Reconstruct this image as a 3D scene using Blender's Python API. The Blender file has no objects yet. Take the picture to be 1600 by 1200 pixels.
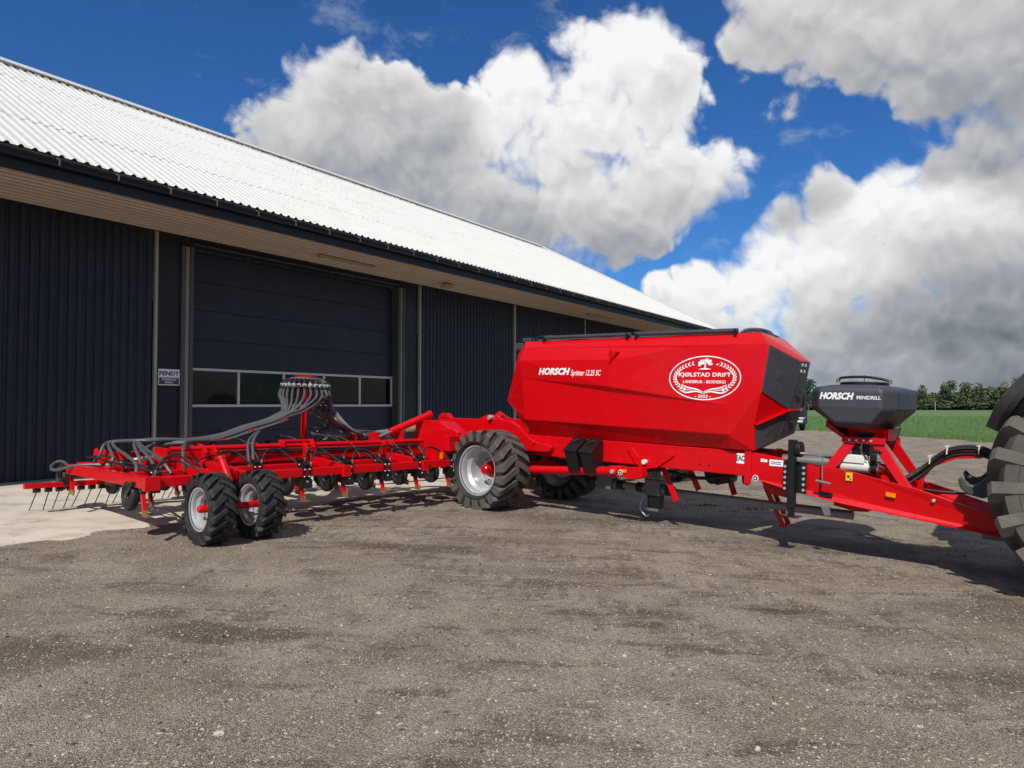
import bpy, bmesh, math, random
import numpy as np
from mathutils import Vector, Matrix
R = math.radians
random.seed(7); RNG = np.random.default_rng(7)
scn = bpy.context.scene
COL = scn.collection

# ------------------------------------------------------------------ camera
cd = bpy.data.cameras.new('camera'); cam = bpy.data.objects.new('camera', cd); COL.objects.link(cam)
cd.sensor_width = 36.0; cd.lens = 36.0*1109/1600; cd.clip_start = .05; cd.clip_end = 4000
cam.location = (0, 0, 1.6); cam.rotation_euler = (R(90+1.653), 0, 0)
scn.camera = cam
scn.view_settings.view_transform = 'Standard'; scn.view_settings.look = 'None'
scn.view_settings.exposure = 0.0; scn.view_settings.gamma = 1.0
scn.render.resolution_x = 1024; scn.render.resolution_y = 768

# ------------------------------------------------------------------ light
SUN_AZ, SUN_EL = R(193.0), R(43.5)          # azimuth clockwise from +Y
SUN = Vector((math.sin(SUN_AZ)*math.cos(SUN_EL), math.cos(SUN_AZ)*math.cos(SUN_EL), math.sin(SUN_EL)))
sl = bpy.data.lights.new('sun', 'SUN'); sl.energy = 4.5; sl.angle = R(.53); sl.color = (1, .94, .85)
so = bpy.data.objects.new('sun', sl); COL.objects.link(so)
so.rotation_euler = SUN.to_track_quat('Z', 'Y').to_euler(); so.location = SUN*50

# ------------------------------------------------------------------ node helpers
class NT:
    def __init__(s, tree): s.t = tree; s.n = tree.nodes; s.l = tree.links
    def new(s, typ, **kw):
        n = s.n.new(typ)
        for k, v in kw.items(): setattr(n, k, v)
        return n
    def put(s, sock, val):
        if isinstance(val, bpy.types.NodeSocket): s.l.new(val, sock)
        elif isinstance(val, (tuple, list)) and len(val) == 3 and sock.type == 'RGBA': sock.default_value = (*val, 1)
        else: sock.default_value = val
    def math(s, op, a, b=None, c=None, clamp=False):
        n = s.new('ShaderNodeMath', operation=op, use_clamp=clamp)
        s.put(n.inputs[0], a)
        if b is not None: s.put(n.inputs[1], b)
        if c is not None: s.put(n.inputs[2], c)
        return n.outputs[0]
    def vmath(s, op, a, b=None, out=0):
        n = s.new('ShaderNodeVectorMath', operation=op); s.put(n.inputs[0], a)
        if b is not None:
            if op == 'SCALE': s.put(n.inputs[3], b)
            else: s.put(n.inputs[1], b)
        return n.outputs[out]
    def ramp(s, v, a, b, lo=0., hi=1., smooth=True):
        n = s.new('ShaderNodeMapRange', interpolation_type='SMOOTHSTEP' if smooth else 'LINEAR')
        s.put(n.inputs[0], v); s.put(n.inputs[1], a); s.put(n.inputs[2], b); s.put(n.inputs[3], lo); s.put(n.inputs[4], hi)
        return n.outputs[0]
    def noise(s, vec, scale, detail=4., rough=.55, dist=0.):
        n = s.new('ShaderNodeTexNoise'); s.put(n.inputs['Vector'], vec)
        n.inputs['Scale'].default_value = scale; n.inputs['Detail'].default_value = detail
        n.inputs['Roughness'].default_value = rough; n.inputs['Distortion'].default_value = dist
        return n.outputs[0]
    def mix(s, f, a, b, mode='MIX'):
        n = s.new('ShaderNodeMix', data_type='RGBA', blend_type=mode)
        s.put(n.inputs[0], f); s.put(n.inputs[6], a); s.put(n.inputs[7], b)
        return n.outputs[2]
    def stretch(s, vec, sc, rot=0.):
        n = s.new('ShaderNodeMapping'); s.put(n.inputs[0], vec); n.inputs['Scale'].default_value = sc; n.inputs['Rotation'].default_value = (0, 0, rot)
        return n.outputs[0]

# ------------------------------------------------------------------ sky
def cam_dir(px, py):
    p = R(1.653); v = Vector(((px-800), 1109*math.cos(p)-(600-py)*math.sin(p), (600-py)*math.cos(p)+1109*math.sin(p)))
    return v.normalized()
# cumulus heads seen in the photograph: bearing/height, angular radius in degrees, how much light they throw back
CLOUDS = [(985,105,4.2,.97),(925,125,4.2,.97),(1015,155,4.2,.9),(955,190,5,.93),(825,150,3.2,.97),(785,215,4,.93),(860,235,5,.88),(1050,130,2.6,.82),
          (900,300,5,.78),(985,270,4.4,.84),(1065,290,3.4,.78),(1130,275,2.8,.88),(950,355,3.2,.62),(1000,335,3,.66),
          (700,215,3.4,.60),(630,190,3.6,.64),(555,150,3.2,.68),(500,180,4,.70),(435,205,3.2,.70),(560,240,5,.62),(650,270,5,.58),(740,300,4.8,.64),(800,335,4,.58),
          (1560,60,5,.64),(1450,40,5,.70),(1330,30,4.2,.74),(1220,25,3.6,.72),(1500,95,3.5,.60),(1600,100,4,.56),(1350,90,2.8,.62),(1680,50,7,.62),(1330,-30,7,.7),
          (1230,420,3.6,.97),(1300,370,3.4,.95),(1380,340,3.5,.97),(1450,330,3.5,.97),(1550,345,4.4,.93),(1170,465,3.2,.97),(1090,458,2.3,.97),(1030,450,1.5,.93),(1160,510,3.5,.9),(1270,470,4.2,.86),(1360,430,4.6,.84),(1460,400,5,.74),(1560,425,5,.58),
          (1310,515,4,.52),(1410,495,5,.44),(1500,505,5.4,.38),(1610,500,6.5,.38),(1300,570,3.4,.58),(1430,580,3.8,.58),(1560,575,5,.52),(1690,570,6,.5),(1110,550,4.5,.68),
          (1560,240,3.5,.54),(1630,262,4.4,.56),(1465,262,2,.54),(1290,310,2.2,.62),(1240,345,1.8,.58)]
W = bpy.data.worlds.new('World'); scn.world = W; W.use_nodes = True
W.cycles.sampling_method = 'MANUAL'; W.cycles.sample_map_resolution = 256
nt = NT(W.node_tree); nt.n.clear()
tc = nt.new('ShaderNodeTexCoord'); D = nt.vmath('NORMALIZE', tc.outputs['Generated'])
sky = nt.new('ShaderNodeTexSky', sky_type='NISHITA'); sky.sun_disc = False
sky.sun_elevation = SUN_EL; sky.sun_rotation = SUN_AZ; sky.altitude = 100; sky.air_density = 1.0; sky.dust_density = .25; sky.ozone_density = 2.5
caps = [(cam_dir(x, y), R(r*1.0), b) for x, y, r, b in CLOUDS]
warp = nt.new('ShaderNodeTexNoise'); nt.put(warp.inputs['Vector'], D); warp.inputs['Scale'].default_value = 12; warp.inputs['Detail'].default_value = 2
wv = nt.vmath('NORMALIZE', nt.vmath('ADD', D, nt.vmath('SCALE', nt.vmath('SUBTRACT', warp.outputs[1], (.5, .5, .5)), .05)))
acc = None; sw = .02; sb = .014
Dz = nt.new('ShaderNodeSeparateXYZ'); nt.put(Dz.inputs[0], wv); Dz = Dz.outputs[2]
for c, r, b in caps:
    d = nt.vmath('DOT_PRODUCT', wv, tuple(c), out=1)
    k = 1/(1-math.cos(r)); m = nt.math('MULTIPLY_ADD', d, k, 1-k)         # 1 at the centre, 0 at the rim
    acc = m if acc is None else nt.math('SMOOTH_MAX', acc, m, .3)
    w = nt.math('POWER', 20.1, m)
    sw = nt.math('ADD', sw, w); gk = .17/r; bb = nt.math('MULTIPLY_ADD', Dz, gk, b-gk*(c.z+.1*r)); sb = nt.math('MULTIPLY_ADD', w, bb, sb)
# the same broken cumulus goes on all the way round, outside the bearings listed above
fwd = nt.vmath('DOT_PRODUCT', D, (0., .985, .17), out=1)
rest = nt.math('SUBTRACT', nt.math('MULTIPLY', nt.math('SUBTRACT', nt.noise(D, 3.4, 2, .5), .515), 9.), nt.ramp(fwd, .60, .74, 0, 4.))
acc = nt.math('MAXIMUM', nt.math('MAXIMUM', acc, rest), -1.8)
def billow(v):
    n = nt.new('ShaderNodeTexVoronoi', feature='F1', normalize=True); nt.put(n.inputs['Vector'], v); n.inputs['Scale'].default_value = 13; n.inputs['Detail'].default_value = 2.0
    n.inputs['Roughness'].default_value = .58; n.inputs['Lacunarity'].default_value = 2.3; return nt.math('SUBTRACT', 1., n.outputs['Distance'])
h0 = billow(wv); h1 = billow(nt.vmath('ADD', wv, (-.004, -.008, .017)))
n1 = nt.noise(wv, 26, 5, .6)
c0 = nt.math('ADD', nt.math('ADD', acc, nt.math('MULTIPLY', nt.math('SUBTRACT', h0, .70), 3.2)), nt.math('MULTIPLY', nt.math('SUBTRACT', n1, .5), 1.6))
soft = nt.ramp(nt.noise(D, 4.5, 2, .5), .40, .66, .20, .90)
alpha = nt.ramp(c0, -.28, soft)
shade = nt.math('DIVIDE', sb, sw)
lit = nt.math('ADD', shade, nt.math('MULTIPLY', nt.math('SUBTRACT', h0, h1), .55))
lit = nt.math('ADD', lit, nt.math('MULTIPLY', nt.math('SUBTRACT', n1, .5), .10))
lit = nt.math('ADD', lit, nt.ramp(c0, -.3, .9, .10, 0.))
lit = nt.math('MINIMUM', nt.math('MAXIMUM', lit, .30), .965)
lit = nt.math('MULTIPLY', nt.math('POWER', lit, 1.4), .98)
tint = nt.mix(nt.ramp(lit, .1, .7), (.84, .94, 1.10), (1.0, 1.0, 1.0))
ccol = nt.vmath('SCALE', tint, lit)
wisp = nt.ramp(nt.noise(nt.stretch(wv, (5, 2.5, 9), .6), 2.3, 6, .62), .57, .80, 0, .34)
SKY_S = .12
skyc = nt.vmath('SCALE', nt.mix(1.0, sky.outputs[0], (.21, .48, .82), 'MULTIPLY'), SKY_S)
skyc = nt.mix(wisp, skyc, (.62, .66, .72))
fin = nt.mix(alpha, skyc, ccol)
bg = nt.new('ShaderNodeBackground'); nt.put(bg.inputs[0], fin); bg.inputs[1].default_value = 1.0
wo = nt.new('ShaderNodeOutputWorld'); nt.l.new(bg.outputs[0], wo.inputs[0])
scn.cycles.use_adaptive_sampling = True; scn.cycles.adaptive_threshold = .02
scn.cycles.max_bounces = 5; scn.cycles.diffuse_bounces = 2; scn.cycles.glossy_bounces = 3; scn.cycles.transmission_bounces = 3
scn.cycles.caustics_reflective = False; scn.cycles.caustics_refractive = False

# ------------------------------------------------------------------ materials
MAT = {}
def mat(name, col, rough=.5, metal=0., spec=.5, vary=.12, vscale=6., bump=0., bscale=60., coat=0., dirt=None, dscale=3., damt=.4):
    m = bpy.data.materials.new(name); m.use_nodes = True; t = NT(m.node_tree); t.n.clear()
    b = t.new('ShaderNodeBsdfPrincipled'); o = t.new('ShaderNodeOutputMaterial'); t.l.new(b.outputs[0], o.inputs[0])
    p = t.new('ShaderNodeTexCoord').outputs['Object']
    oi = t.new('ShaderNodeObjectInfo'); rnd = oi.outputs['Random']
    p = t.vmath('ADD', p, t.vmath('SCALE', (7.1, 3.3, 5.7), t.math('MULTIPLY', rnd, 9.)))
    n = t.math('ADD', t.noise(p, vscale, 5, .6), t.math('MULTIPLY', t.math('SUBTRACT', rnd, .5), .5))
    c = t.mix(n, tuple(x*(1-vary) for x in col), tuple(min(1, x*(1+vary)) for x in col))
    if dirt:
        dm = t.ramp(t.noise(p, dscale, 8, .65), .45, .72, 0, damt)
        c = t.mix(dm, c, dirt)
    t.put(b.inputs['Base Color'], c)
    t.put(b.inputs['Roughness'], t.ramp(t.noise(p, vscale*3, 4), .3, .7, max(.02, rough-.07), min(1, rough+.07)))
    b.inputs['Metallic'].default_value = metal; b.inputs['Specular IOR Level'].default_value = spec
    if coat: b.inputs['Coat Weight'].default_value = coat; b.inputs['Coat Roughness'].default_value = .06
    if bump:
        bn = t.new('ShaderNodeBump'); bn.inputs['Strength'].default_value = bump; bn.inputs['Distance'].default_value = .01
        t.put(bn.inputs['Height'], t.noise(p, bscale, 4)); t.l.new(bn.outputs[0], b.inputs['Normal'])
    MAT[name] = m; return m
mat('red_paint', (.57, .0006, .0042), .40, spec=.28, vary=.05, coat=.16, bump=.05, bscale=2.2, dirt=(.30, .02, .02), dscale=2, damt=.10)
mat('dark_grey_plastic', (.045, .050, .058), .48, vary=.08, bump=.12, bscale=220)
mat('black_paint', (.008, .008, .009), .38, vary=.2)
mat('black_rubber', (.011, .011, .012), .6, vary=.2, bump=.1, bscale=120)
mat('grey_hose', (.07, .075, .08), .45, vary=.12)
mat('tyre_rubber', (.016, .0155, .0155), .72, vary=.3, vscale=10, bump=.25, bscale=90, dirt=(.075, .066, .056), dscale=7, damt=.35)
mat('tyre_dusty', (.075, .066, .057), .85, vary=.3, vscale=8, bump=.3, bscale=110, dirt=(.13, .115, .10), dscale=9, damt=.6)
mat('tyre_carcass', (.095, .086, .073), .85, vary=.3, vscale=5, bump=.3, bscale=70, dirt=(.12, .108, .09), dscale=5, damt=.5)
mat('tyre_tractor', (.145, .132, .113), .85, vary=.3, vscale=5, bump=.3, bscale=70, dirt=(.17, .155, .13), dscale=5, damt=.6)
mat('rim_silver', (.52, .53, .55), .34, metal=.45, vary=.06)
mat('bare_steel', (.45, .45, .44), .35, metal=.85, vary=.15)
mat('dull_tube', (.24, .225, .20), .5, metal=.4, vary=.15)
mat('bolt_zinc', (.62, .62, .60), .35, metal=.6, vary=.1)
mat('gold_steel', (.42, .25, .10), .4, metal=.6, vary=.2)
mat('white_print', (.82, .82, .82), .45, vary=.02)
mat('dark_print', (.012, .018, .045), .5, vary=.05)
mat('navy_print', (.012, .028, .065), .45, vary=.05)
mat('sign_white', (.62, .64, .68), .45, vary=.06, dirt=(.4, .4, .4), damt=.3)
mat('yellow_print', (.80, .50, .01), .5, vary=.04)
mat('amber_lens', (.85, .22, .005), .2, vary=.05)
mat('white_plastic', (.70, .70, .66), .45, vary=.06, dirt=(.5, .48, .42), damt=.4)
mat('canvas_sleeve', (.24, .16, .08), .8, vary=.2, bump=.5, bscale=25)
mat('tarp', (.03, .032, .036), .5, vary=.2, bump=.2, bscale=15)
mat('navy_steel', (.0105, .0165, .034), .5, spec=.3, vary=.18, vscale=1.2, dirt=(.018, .018, .020), dscale=.8, damt=.4)
mat('navy_trim', (.0065, .0105, .022), .45, spec=.3, vary=.12)
mat('soffit_wood', (.50, .42, .34), .65, vary=.10, vscale=3)
mat('soffit_groove', (.10, .082, .066), .8)
mat('jamb_grey', (.20, .19, .18), .7, vary=.2, bump=.2, bscale=30)
mat('jamb_dark', (.05, .05, .052), .6, vary=.15)
mat('pale_post', (.30, .29, .27), .6, vary=.12)
mat('window_frame', (.42, .43, .43), .45, vary=.05)
mat('lamp_grey', (.34, .31, .27), .5)
mat('concrete', (.56, .505, .42), .9, vary=.14, vscale=1.5, bump=.35, bscale=60, dirt=(.31, .27, .22), dscale=2.2, damt=.9)
mat('tractor_green', (.075, .30, .02), .35, vary=.05, coat=.2)
mat('fender_black', (.038, .04, .042), .5, vary=.15, bump=.1, bscale=60, dirt=(.12, .11, .10), dscale=4, damt=.35)
mat('cast_grey', (.17, .17, .165), .5, metal=.3, vary=.15)
mat('lorry_blue', (.010, .018, .05), .3, vary=.1, coat=.3)
mat('bark', (.09, .065, .045), .9, vary=.3)
mat('pebble', (.36, .335, .30), .85, vary=.35, vscale=.9)
mat('straw', (.46, .36, .20), .8, vary=.2)
mat('stone_pale', (.50, .44, .36), .8, vary=.15, vscale=20, bump=.3, bscale=40)
mat('mud', (.060, .046, .036), .95, vary=.35, vscale=6, bump=.8, bscale=60)
def glass_mat():
    m = bpy.data.materials.new('window_glass'); m.use_nodes = True; t = NT(m.node_tree); b = t.n['Principled BSDF']
    p = t.new('ShaderNodeTexCoord').outputs['Object']
    t.put(b.inputs['Base Color'], t.mix(t.ramp(t.noise(p, 1.6, 6, .6), .5, .7), (.004, .005, .0045), (.014, .016, .013)))
    b.inputs['Roughness'].default_value = .07; b.inputs['IOR'].default_value = 1.28
    MAT['window_glass'] = m
glass_mat()
def roof_mat():
    m = bpy.data.materials.new('white_roof'); m.use_nodes = True; t = NT(m.node_tree); b = t.n['Principled BSDF']
    p = t.new('ShaderNodeTexCoord').outputs['Object']          # x along building, y up the slope (metres)
    oi = t.new('ShaderNodeObjectInfo'); cx = t.new('ShaderNodeCombineXYZ'); t.put(cx.inputs[0], t.math('MULTIPLY', oi.outputs['Random'], 60.)); p = t.vmath('ADD', p, cx.outputs[0])
    sep = t.new('ShaderNodeSeparateXYZ'); t.put(sep.inputs[0], p)
    c = t.mix(t.noise(p, 1.3, 5), (.52, .52, .50), (.61, .61, .59))
    lich = t.ramp(t.noise(p, 8, 6, .72), .54, .66, 0, .95)       # lichen and grime specks
    seam = t.math('MULTIPLY', lich, t.ramp(t.math('ABSOLUTE', t.math('SUBTRACT', t.math('FRACT', t.math('DIVIDE', sep.outputs[1], 1.85)), .5)), .42, .5, .34, 1.0))
    c = t.mix(seam, c, (.30, .30, .28))
    top = t.math('MULTIPLY', t.ramp(sep.outputs[1], 6.45, 7.0, 0, 1), t.ramp(t.noise(p, 7, 6, .7), .32, .55, 0, .95))
    c = t.mix(top, c, (.20, .20, .18))
    t.put(b.inputs['Base Color'], c); b.inputs['Roughness'].default_value = .55
    MAT['white_roof'] = m
roof_mat()
def lichen_mat():       # patchy lichen crust below the ridge: clear where there is none
    m = bpy.data.materials.new('ridge_lichen'); m.use_nodes = True; t = NT(m.node_tree); b = t.n['Principled BSDF']
    p = t.new('ShaderNodeTexCoord').outputs['Object']; sep = t.new('ShaderNodeSeparateXYZ'); t.put(sep.inputs[0], p)
    t.put(b.inputs['Base Color'], t.mix(t.noise(p, 30, 4), (.10, .10, .085), (.24, .24, .21))); b.inputs['Roughness'].default_value = .9
    k = t.math('ADD', t.noise(p, 7, 7, .75), t.ramp(sep.outputs[1], 6.6, 7.1, -.20, .08))
    t.put(b.inputs['Alpha'], t.ramp(k, .46, .54)); MAT['ridge_lichen'] = m
lichen_mat()
def leaf_mat(name, a, b_, trans=.25):
    m = bpy.data.materials.new(name); m.use_nodes = True; t = NT(m.node_tree); b = t.n['Principled BSDF']
    geo = t.new('ShaderNodeNewGeometry'); p = t.new('ShaderNodeTexCoord').outputs['Object']
    f = t.math('ADD', t.math('MULTIPLY', geo.outputs['Random Per Island'], .5), t.math('MULTIPLY', t.noise(p, .35, 3), .5))
    t.put(b.inputs['Base Color'], t.mix(f, a, b_)); b.inputs['Roughness'].default_value = .65
    b.inputs['Specular IOR Level'].default_value = .2
    MAT[name] = m
leaf_mat('leaf_dark', (.032, .055, .032), (.070, .10, .048))
leaf_mat('leaf_mid', (.050, .078, .040), (.13, .165, .075))
leaf_mat('crop_leaf', (.07, .155, .05), (.16, .26, .09))
def field_mat():
    m = bpy.data.materials.new('field_green'); m.use_nodes = True; t = NT(m.node_tree); b = t.n['Principled BSDF']
    p = t.new('ShaderNodeTexCoord').outputs['Object']
    a = t.noise(t.stretch(p, (.03, .35, 1), R(-11)), 1.0, 5, .6); f = t.noise(p, 3.0, 6, .7)
    c = t.mix(a, (.105, .172, .068), (.145, .225, .09)); c = t.mix(t.ramp(f, .35, .65, 0, .4), c, (.075, .128, .05))
    t.put(b.inputs['Base Color'], c); b.inputs['Roughness'].default_value = .8; b.inputs['Specular IOR Level'].default_value = .15
    bn = t.new('ShaderNodeBump'); bn.inputs['Strength'].default_value = .6; bn.inputs['Distance'].default_value = .15
    t.put(bn.inputs['Height'], f); t.l.new(bn.outputs[0], b.inputs['Normal'])
    MAT['field_green'] = m
field_mat()
def gravel_mat(stains):
    m = bpy.data.materials.new('gravel_yard'); m.use_nodes = True; t = NT(m.node_tree); b = t.n['Principled BSDF']
    p = t.new('ShaderNodeTexCoord').outputs['Object']
    big = t.noise(p, .35, 4, .6); mid = t.noise(p, 2.2, 6, .68)
    streak = t.noise(t.stretch(p, (.55, 3.2, 1), R(6)), 1.25, 7, .66, .4)
    c = t.mix(big, (.375, .318, .252), (.48, .412, .33))
    c = t.mix(t.ramp(mid, .40, .66, 0, .55), c, (.20, .168, .136))
    c = t.mix(t.ramp(t.noise(p, .9, 6, .62, .5), .44, .62, 0, .75), c, (.30, .24, .178))
    sk = t.math('ADD', streak, t.math('ADD', t.math('MULTIPLY', t.math('SUBTRACT', mid, .5), .45), t.math('MULTIPLY', t.math('SUBTRACT', t.noise(p, 14, 4, .7), .5), .30)))
    c = t.mix(t.ramp(sk, .54, .66, 0, .72), c, (.125, .095, .070))
    s2 = t.noise(t.stretch(p, (2.6, .7, 1), R(48)), 1.0, 7, .7, .3)
    c = t.mix(t.ramp(t.math('ADD', s2, t.math('MULTIPLY', t.math('SUBTRACT', mid, .5), .5)), .54, .66, 0, .5), c, (.16, .125, .094))
    rp = t.stretch(p, (1, 1, 1), R(41.3)); sx_ = t.new('ShaderNodeSeparateXYZ'); t.put(sx_.inputs[0], rp)      # wheel tracks along the drill's line of travel
    for off in (5.72, 4.55, 7.6):
        dd = t.math('ABSOLUTE', t.math('SUBTRACT', t.math('ADD', sx_.outputs[1], t.math('MULTIPLY', t.math('SUBTRACT', big, .5), .5)), off))
        lug = t.math('SINE', t.math('ADD', t.math('MULTIPLY', sx_.outputs[0], 34.), t.math('MULTIPLY', dd, 26.)))
        k = t.math('MULTIPLY', t.ramp(dd, .32, .22, 0, 1), t.ramp(t.math('ADD', t.math('MULTIPLY', lug, .16), mid), .42, .62, 0, .42))
        c = t.mix(k, c, (.14, .11, .085))
    st = None
    for (x, y, rx, ry, a) in stains:                            # damp, muddy patches in the gravel
        q = t.vmath('SUBTRACT', p, (x, y, 0)); q = t.stretch(q, (1/rx, 1/ry, 0), 0); d = t.vmath('LENGTH', q, out=1)
        k = t.ramp(t.math('ADD', d, t.math('ADD', t.math('MULTIPLY', t.math('SUBTRACT', mid, .5), 2.4), t.math('MULTIPLY', t.math('SUBTRACT', streak, .5), 2.2))), .45, 1.05, a, 0.)
        st = k if st is None else t.math('MAXIMUM', st, k)
    c = t.mix(st, c, (.085, .066, .050))
    vo = t.new('ShaderNodeTexVoronoi'); t.put(vo.inputs['Vector'], p); vo.inputs['Scale'].default_value = 125
    vs = t.new('ShaderNodeSeparateColor'); t.l.new(vo.outputs['Color'], vs.inputs[0])
    c = t.mix(1.0, c, t.mix(vs.outputs[1], (.55, .55, .55), (1.32, 1.31, 1.29)), 'MULTIPLY')
    c = t.mix(t.ramp(vs.outputs[0], .95, .98, 0, .6), c, (.55, .50, .42))
    fine = t.noise(p, 160, 3, .6)
    c = t.mix(t.ramp(fine, .35, .65, 0, .30), c, (.12, .10, .082))
    t.put(b.inputs['Base Color'], c); b.inputs['Roughness'].default_value = .95; b.inputs['Specular IOR Level'].default_value = .2
    h = t.math('ADD', t.math('MULTIPLY', vo.outputs['Distance'], -.6), t.math('ADD', t.math('MULTIPLY', fine, .5), t.math('MULTIPLY', mid, 1.6)))
    bn = t.new('ShaderNodeBump'); bn.inputs['Strength'].default_value = 1.0; bn.inputs['Distance'].default_value = .018
    t.put(bn.inputs['Height'], h); t.l.new(bn.outputs[0], b.inputs['Normal'])
    MAT['gravel_yard'] = m

# ------------------------------------------------------------------ mesh builder
def vec(*a): return Vector(a)
class MB:
    def __init__(s): s.v = []; s.f = []; s.sm = []
    def add(s, vs, fs, smooth=False):
        o = len(s.v); s.v += [tuple(x) for x in vs]; s.f += [tuple(i+o for i in f) for f in fs]; s.sm += [smooth]*len(fs); return s
    def box(s, x0, x1, y0, y1, z0, z1):
        return s.add([(x0,y0,z0),(x1,y0,z0),(x1,y1,z0),(x0,y1,z0),(x0,y0,z1),(x1,y0,z1),(x1,y1,z1),(x0,y1,z1)],
                     [(0,3,2,1),(4,5,6,7),(0,1,5,4),(1,2,6,5),(2,3,7,6),(3,0,4,7)])
    def beam(s, p, q, w, h, up=(0,0,1), h2=None, w2=None):
        p = Vector(p); q = Vector(q); d = (q-p).normalized(); side = d.cross(Vector(up))
        if side.length < 1e-4: side = d.cross(Vector((1,0,0)))
        side.normalize(); u = side.cross(d).normalized(); h2 = h if h2 is None else h2; w2 = w if w2 is None else w2
        vs = []
        for c, hh, ww in ((p, h, w), (q, h2, w2)):
            for a, b in ((-1,-1),(1,-1),(1,1),(-1,1)): vs.append(c+side*(a*ww/2)+u*(b*hh/2))
        return s.add(vs, [(0,1,2,3),(7,6,5,4),(0,4,5,1),(1,5,6,2),(2,6,7,3),(3,7,4,0)])
    def prism(s, poly, y0, y1):                     # polygon in (x, z), extruded along y
        n = len(poly); vs = [(x, y0, z) for x, z in poly]+[(x, y1, z) for x, z in poly]
        return s.add(vs, [tuple(range(n)), tuple(range(2*n-1, n-1, -1))]+[(i, i+n, (i+1) % n+n, (i+1) % n) for i in range(n)])
    def tube(s, pts, r, n=8, smooth=4, cap=True, r2=None):
        P = [Vector(p) for p in pts]
        if len(P) > 2 and smooth:
            Q = []
            for i in range(len(P)-1):
                p0 = P[max(i-1, 0)]; p1 = P[i]; p2 = P[i+1]; p3 = P[min(i+2, len(P)-1)]
                for k in range(smooth):
                    t = k/smooth
                    Q.append(.5*((2*p1)+(p2-p0)*t+(2*p0-5*p1+4*p2-p3)*t*t+(3*p1-p0-3*p2+p3)*t**3))
            Q.append(P[-1]); P = Q
        m = len(P); vs = []; up = None
        for i in range(m):
            d = (P[min(i+1, m-1)]-P[max(i-1, 0)]).normalized()
            if up is None:
                up = Vector((0,0,1)) if abs(d.z) < .9 else Vector((1,0,0))
            a = d.cross(up)
            if a.length < 1e-5: a = d.orthogonal()
            a.normalize(); b = a.cross(d).normalized(); up = b
            rr = r if r2 is None else r+(r2-r)*i/(m-1)
            for k in range(n):
                t = 2*math.pi*k/n; vs.append(P[i]+a*(rr*math.cos(t))+b*(rr*math.sin(t)))
        fs = [(i*n+k, i*n+(k+1) % n, (i+1)*n+(k+1) % n, (i+1)*n+k) for i in range(m-1) for k in range(n)]
        s.add(vs, fs, True)
        if cap:
            o = len(s.v)-len(vs); s.f += [tuple(o+k for k in range(n-1, -1, -1)), tuple(o+(m-1)*n+k for k in range(n))]; s.sm += [False, False]
        return s
    def cyl(s, p, q, r, n=14, r2=None): return s.tube([p, q], r, n, 0, True, r2)
    def lathe(s, prof, c=(0,0,0), n=40, smooth=True):   # profile (radius, y); axis along y
        m = len(prof); vs = []
        for k in range(n):
            t = 2*math.pi*k/n; ct, st = math.cos(t), math.sin(t)
            for r, y in prof: vs.append((c[0]+r*ct, c[1]+y, c[2]+r*st))
        fs = [(k*m+i, k*m+i+1, ((k+1) % n)*m+i+1, ((k+1) % n)*m+i) for k in range(n) for i in range(m-1)]
        return s.add(vs, fs, smooth)
    def ball(s, c, r, n=8):
        prof = [(max(r*math.sin(math.pi*i/n), 1e-4), -r*math.cos(math.pi*i/n)) for i in range(n+1)]
        return s.lathe(prof, c, n)
    def mesh(s, name):
        me = bpy.data.meshes.new(name); me.from_pydata(s.v, [], s.f)
        me.polygons.foreach_set('use_smooth', s.sm)
        bm = bmesh.new(); bm.from_mesh(me); bmesh.ops.recalc_face_normals(bm, faces=bm.faces); bm.to_mesh(me); bm.free()
        me.update()
        if any(s.sm): me.set_sharp_from_angle(angle=R(38))
        return me
def obj(name, data, m, parent=None, loc=None, rot=None, bevel=0., label=None):
    if isinstance(data, MB): data = data.mesh(name)
    if m is not None and not data.materials: data.materials.append(MAT[m] if isinstance(m, str) else m)
    o = bpy.data.objects.new(name, data); COL.objects.link(o)
    if parent: o.parent = parent
    if loc is not None: o.location = loc
    if rot is not None: o.rotation_euler = rot
    if bevel:
        b = o.modifiers.new('bevel', 'BEVEL'); b.width = bevel; b.segments = 2; b.limit_method = 'ANGLE'; b.angle_limit = R(35); b.harden_normals = False
    if label: o['label'] = label
    return o
def tag(o, label, cat, group=None):
    o['label'] = label; o['category'] = cat
    if group: o['group'] = group
    return o
def empty(name, label, cat, loc=(0,0,0), rz=0., group=None):
    o = bpy.data.objects.new(name, None); COL.objects.link(o); o.location = loc; o.rotation_euler = (0, 0, rz); o.empty_display_size = .3
    return tag(o, label, cat, group)
def struct(o, kind='structure'): o['kind'] = kind; return o
def text_mesh(name, txt, size, shear=0., bold=0., depth=.0012, space=1., width=1.):
    cu = bpy.data.curves.new(name, 'FONT'); cu.body = txt; cu.size = size; cu.shear = shear; cu.offset = bold; cu.extrude = depth
    cu.align_x = 'CENTER'; cu.align_y = 'CENTER'; cu.space_character = space; cu.resolution_u = 3
    o = bpy.data.objects.new('t', cu); COL.objects.link(o); bpy.context.view_layer.update()
    me = bpy.data.meshes.new_from_object(o.evaluated_get(bpy.context.evaluated_depsgraph_get()))
    bpy.data.objects.remove(o); me.name = name
    if width != 1:
        for v in me.vertices: v.co.x *= width
    me.materials.clear(); return me
def smoothstep(a, b, x): t = np.clip((x-a)/(b-a), 0, 1); return t*t*(3-2*t)

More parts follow.
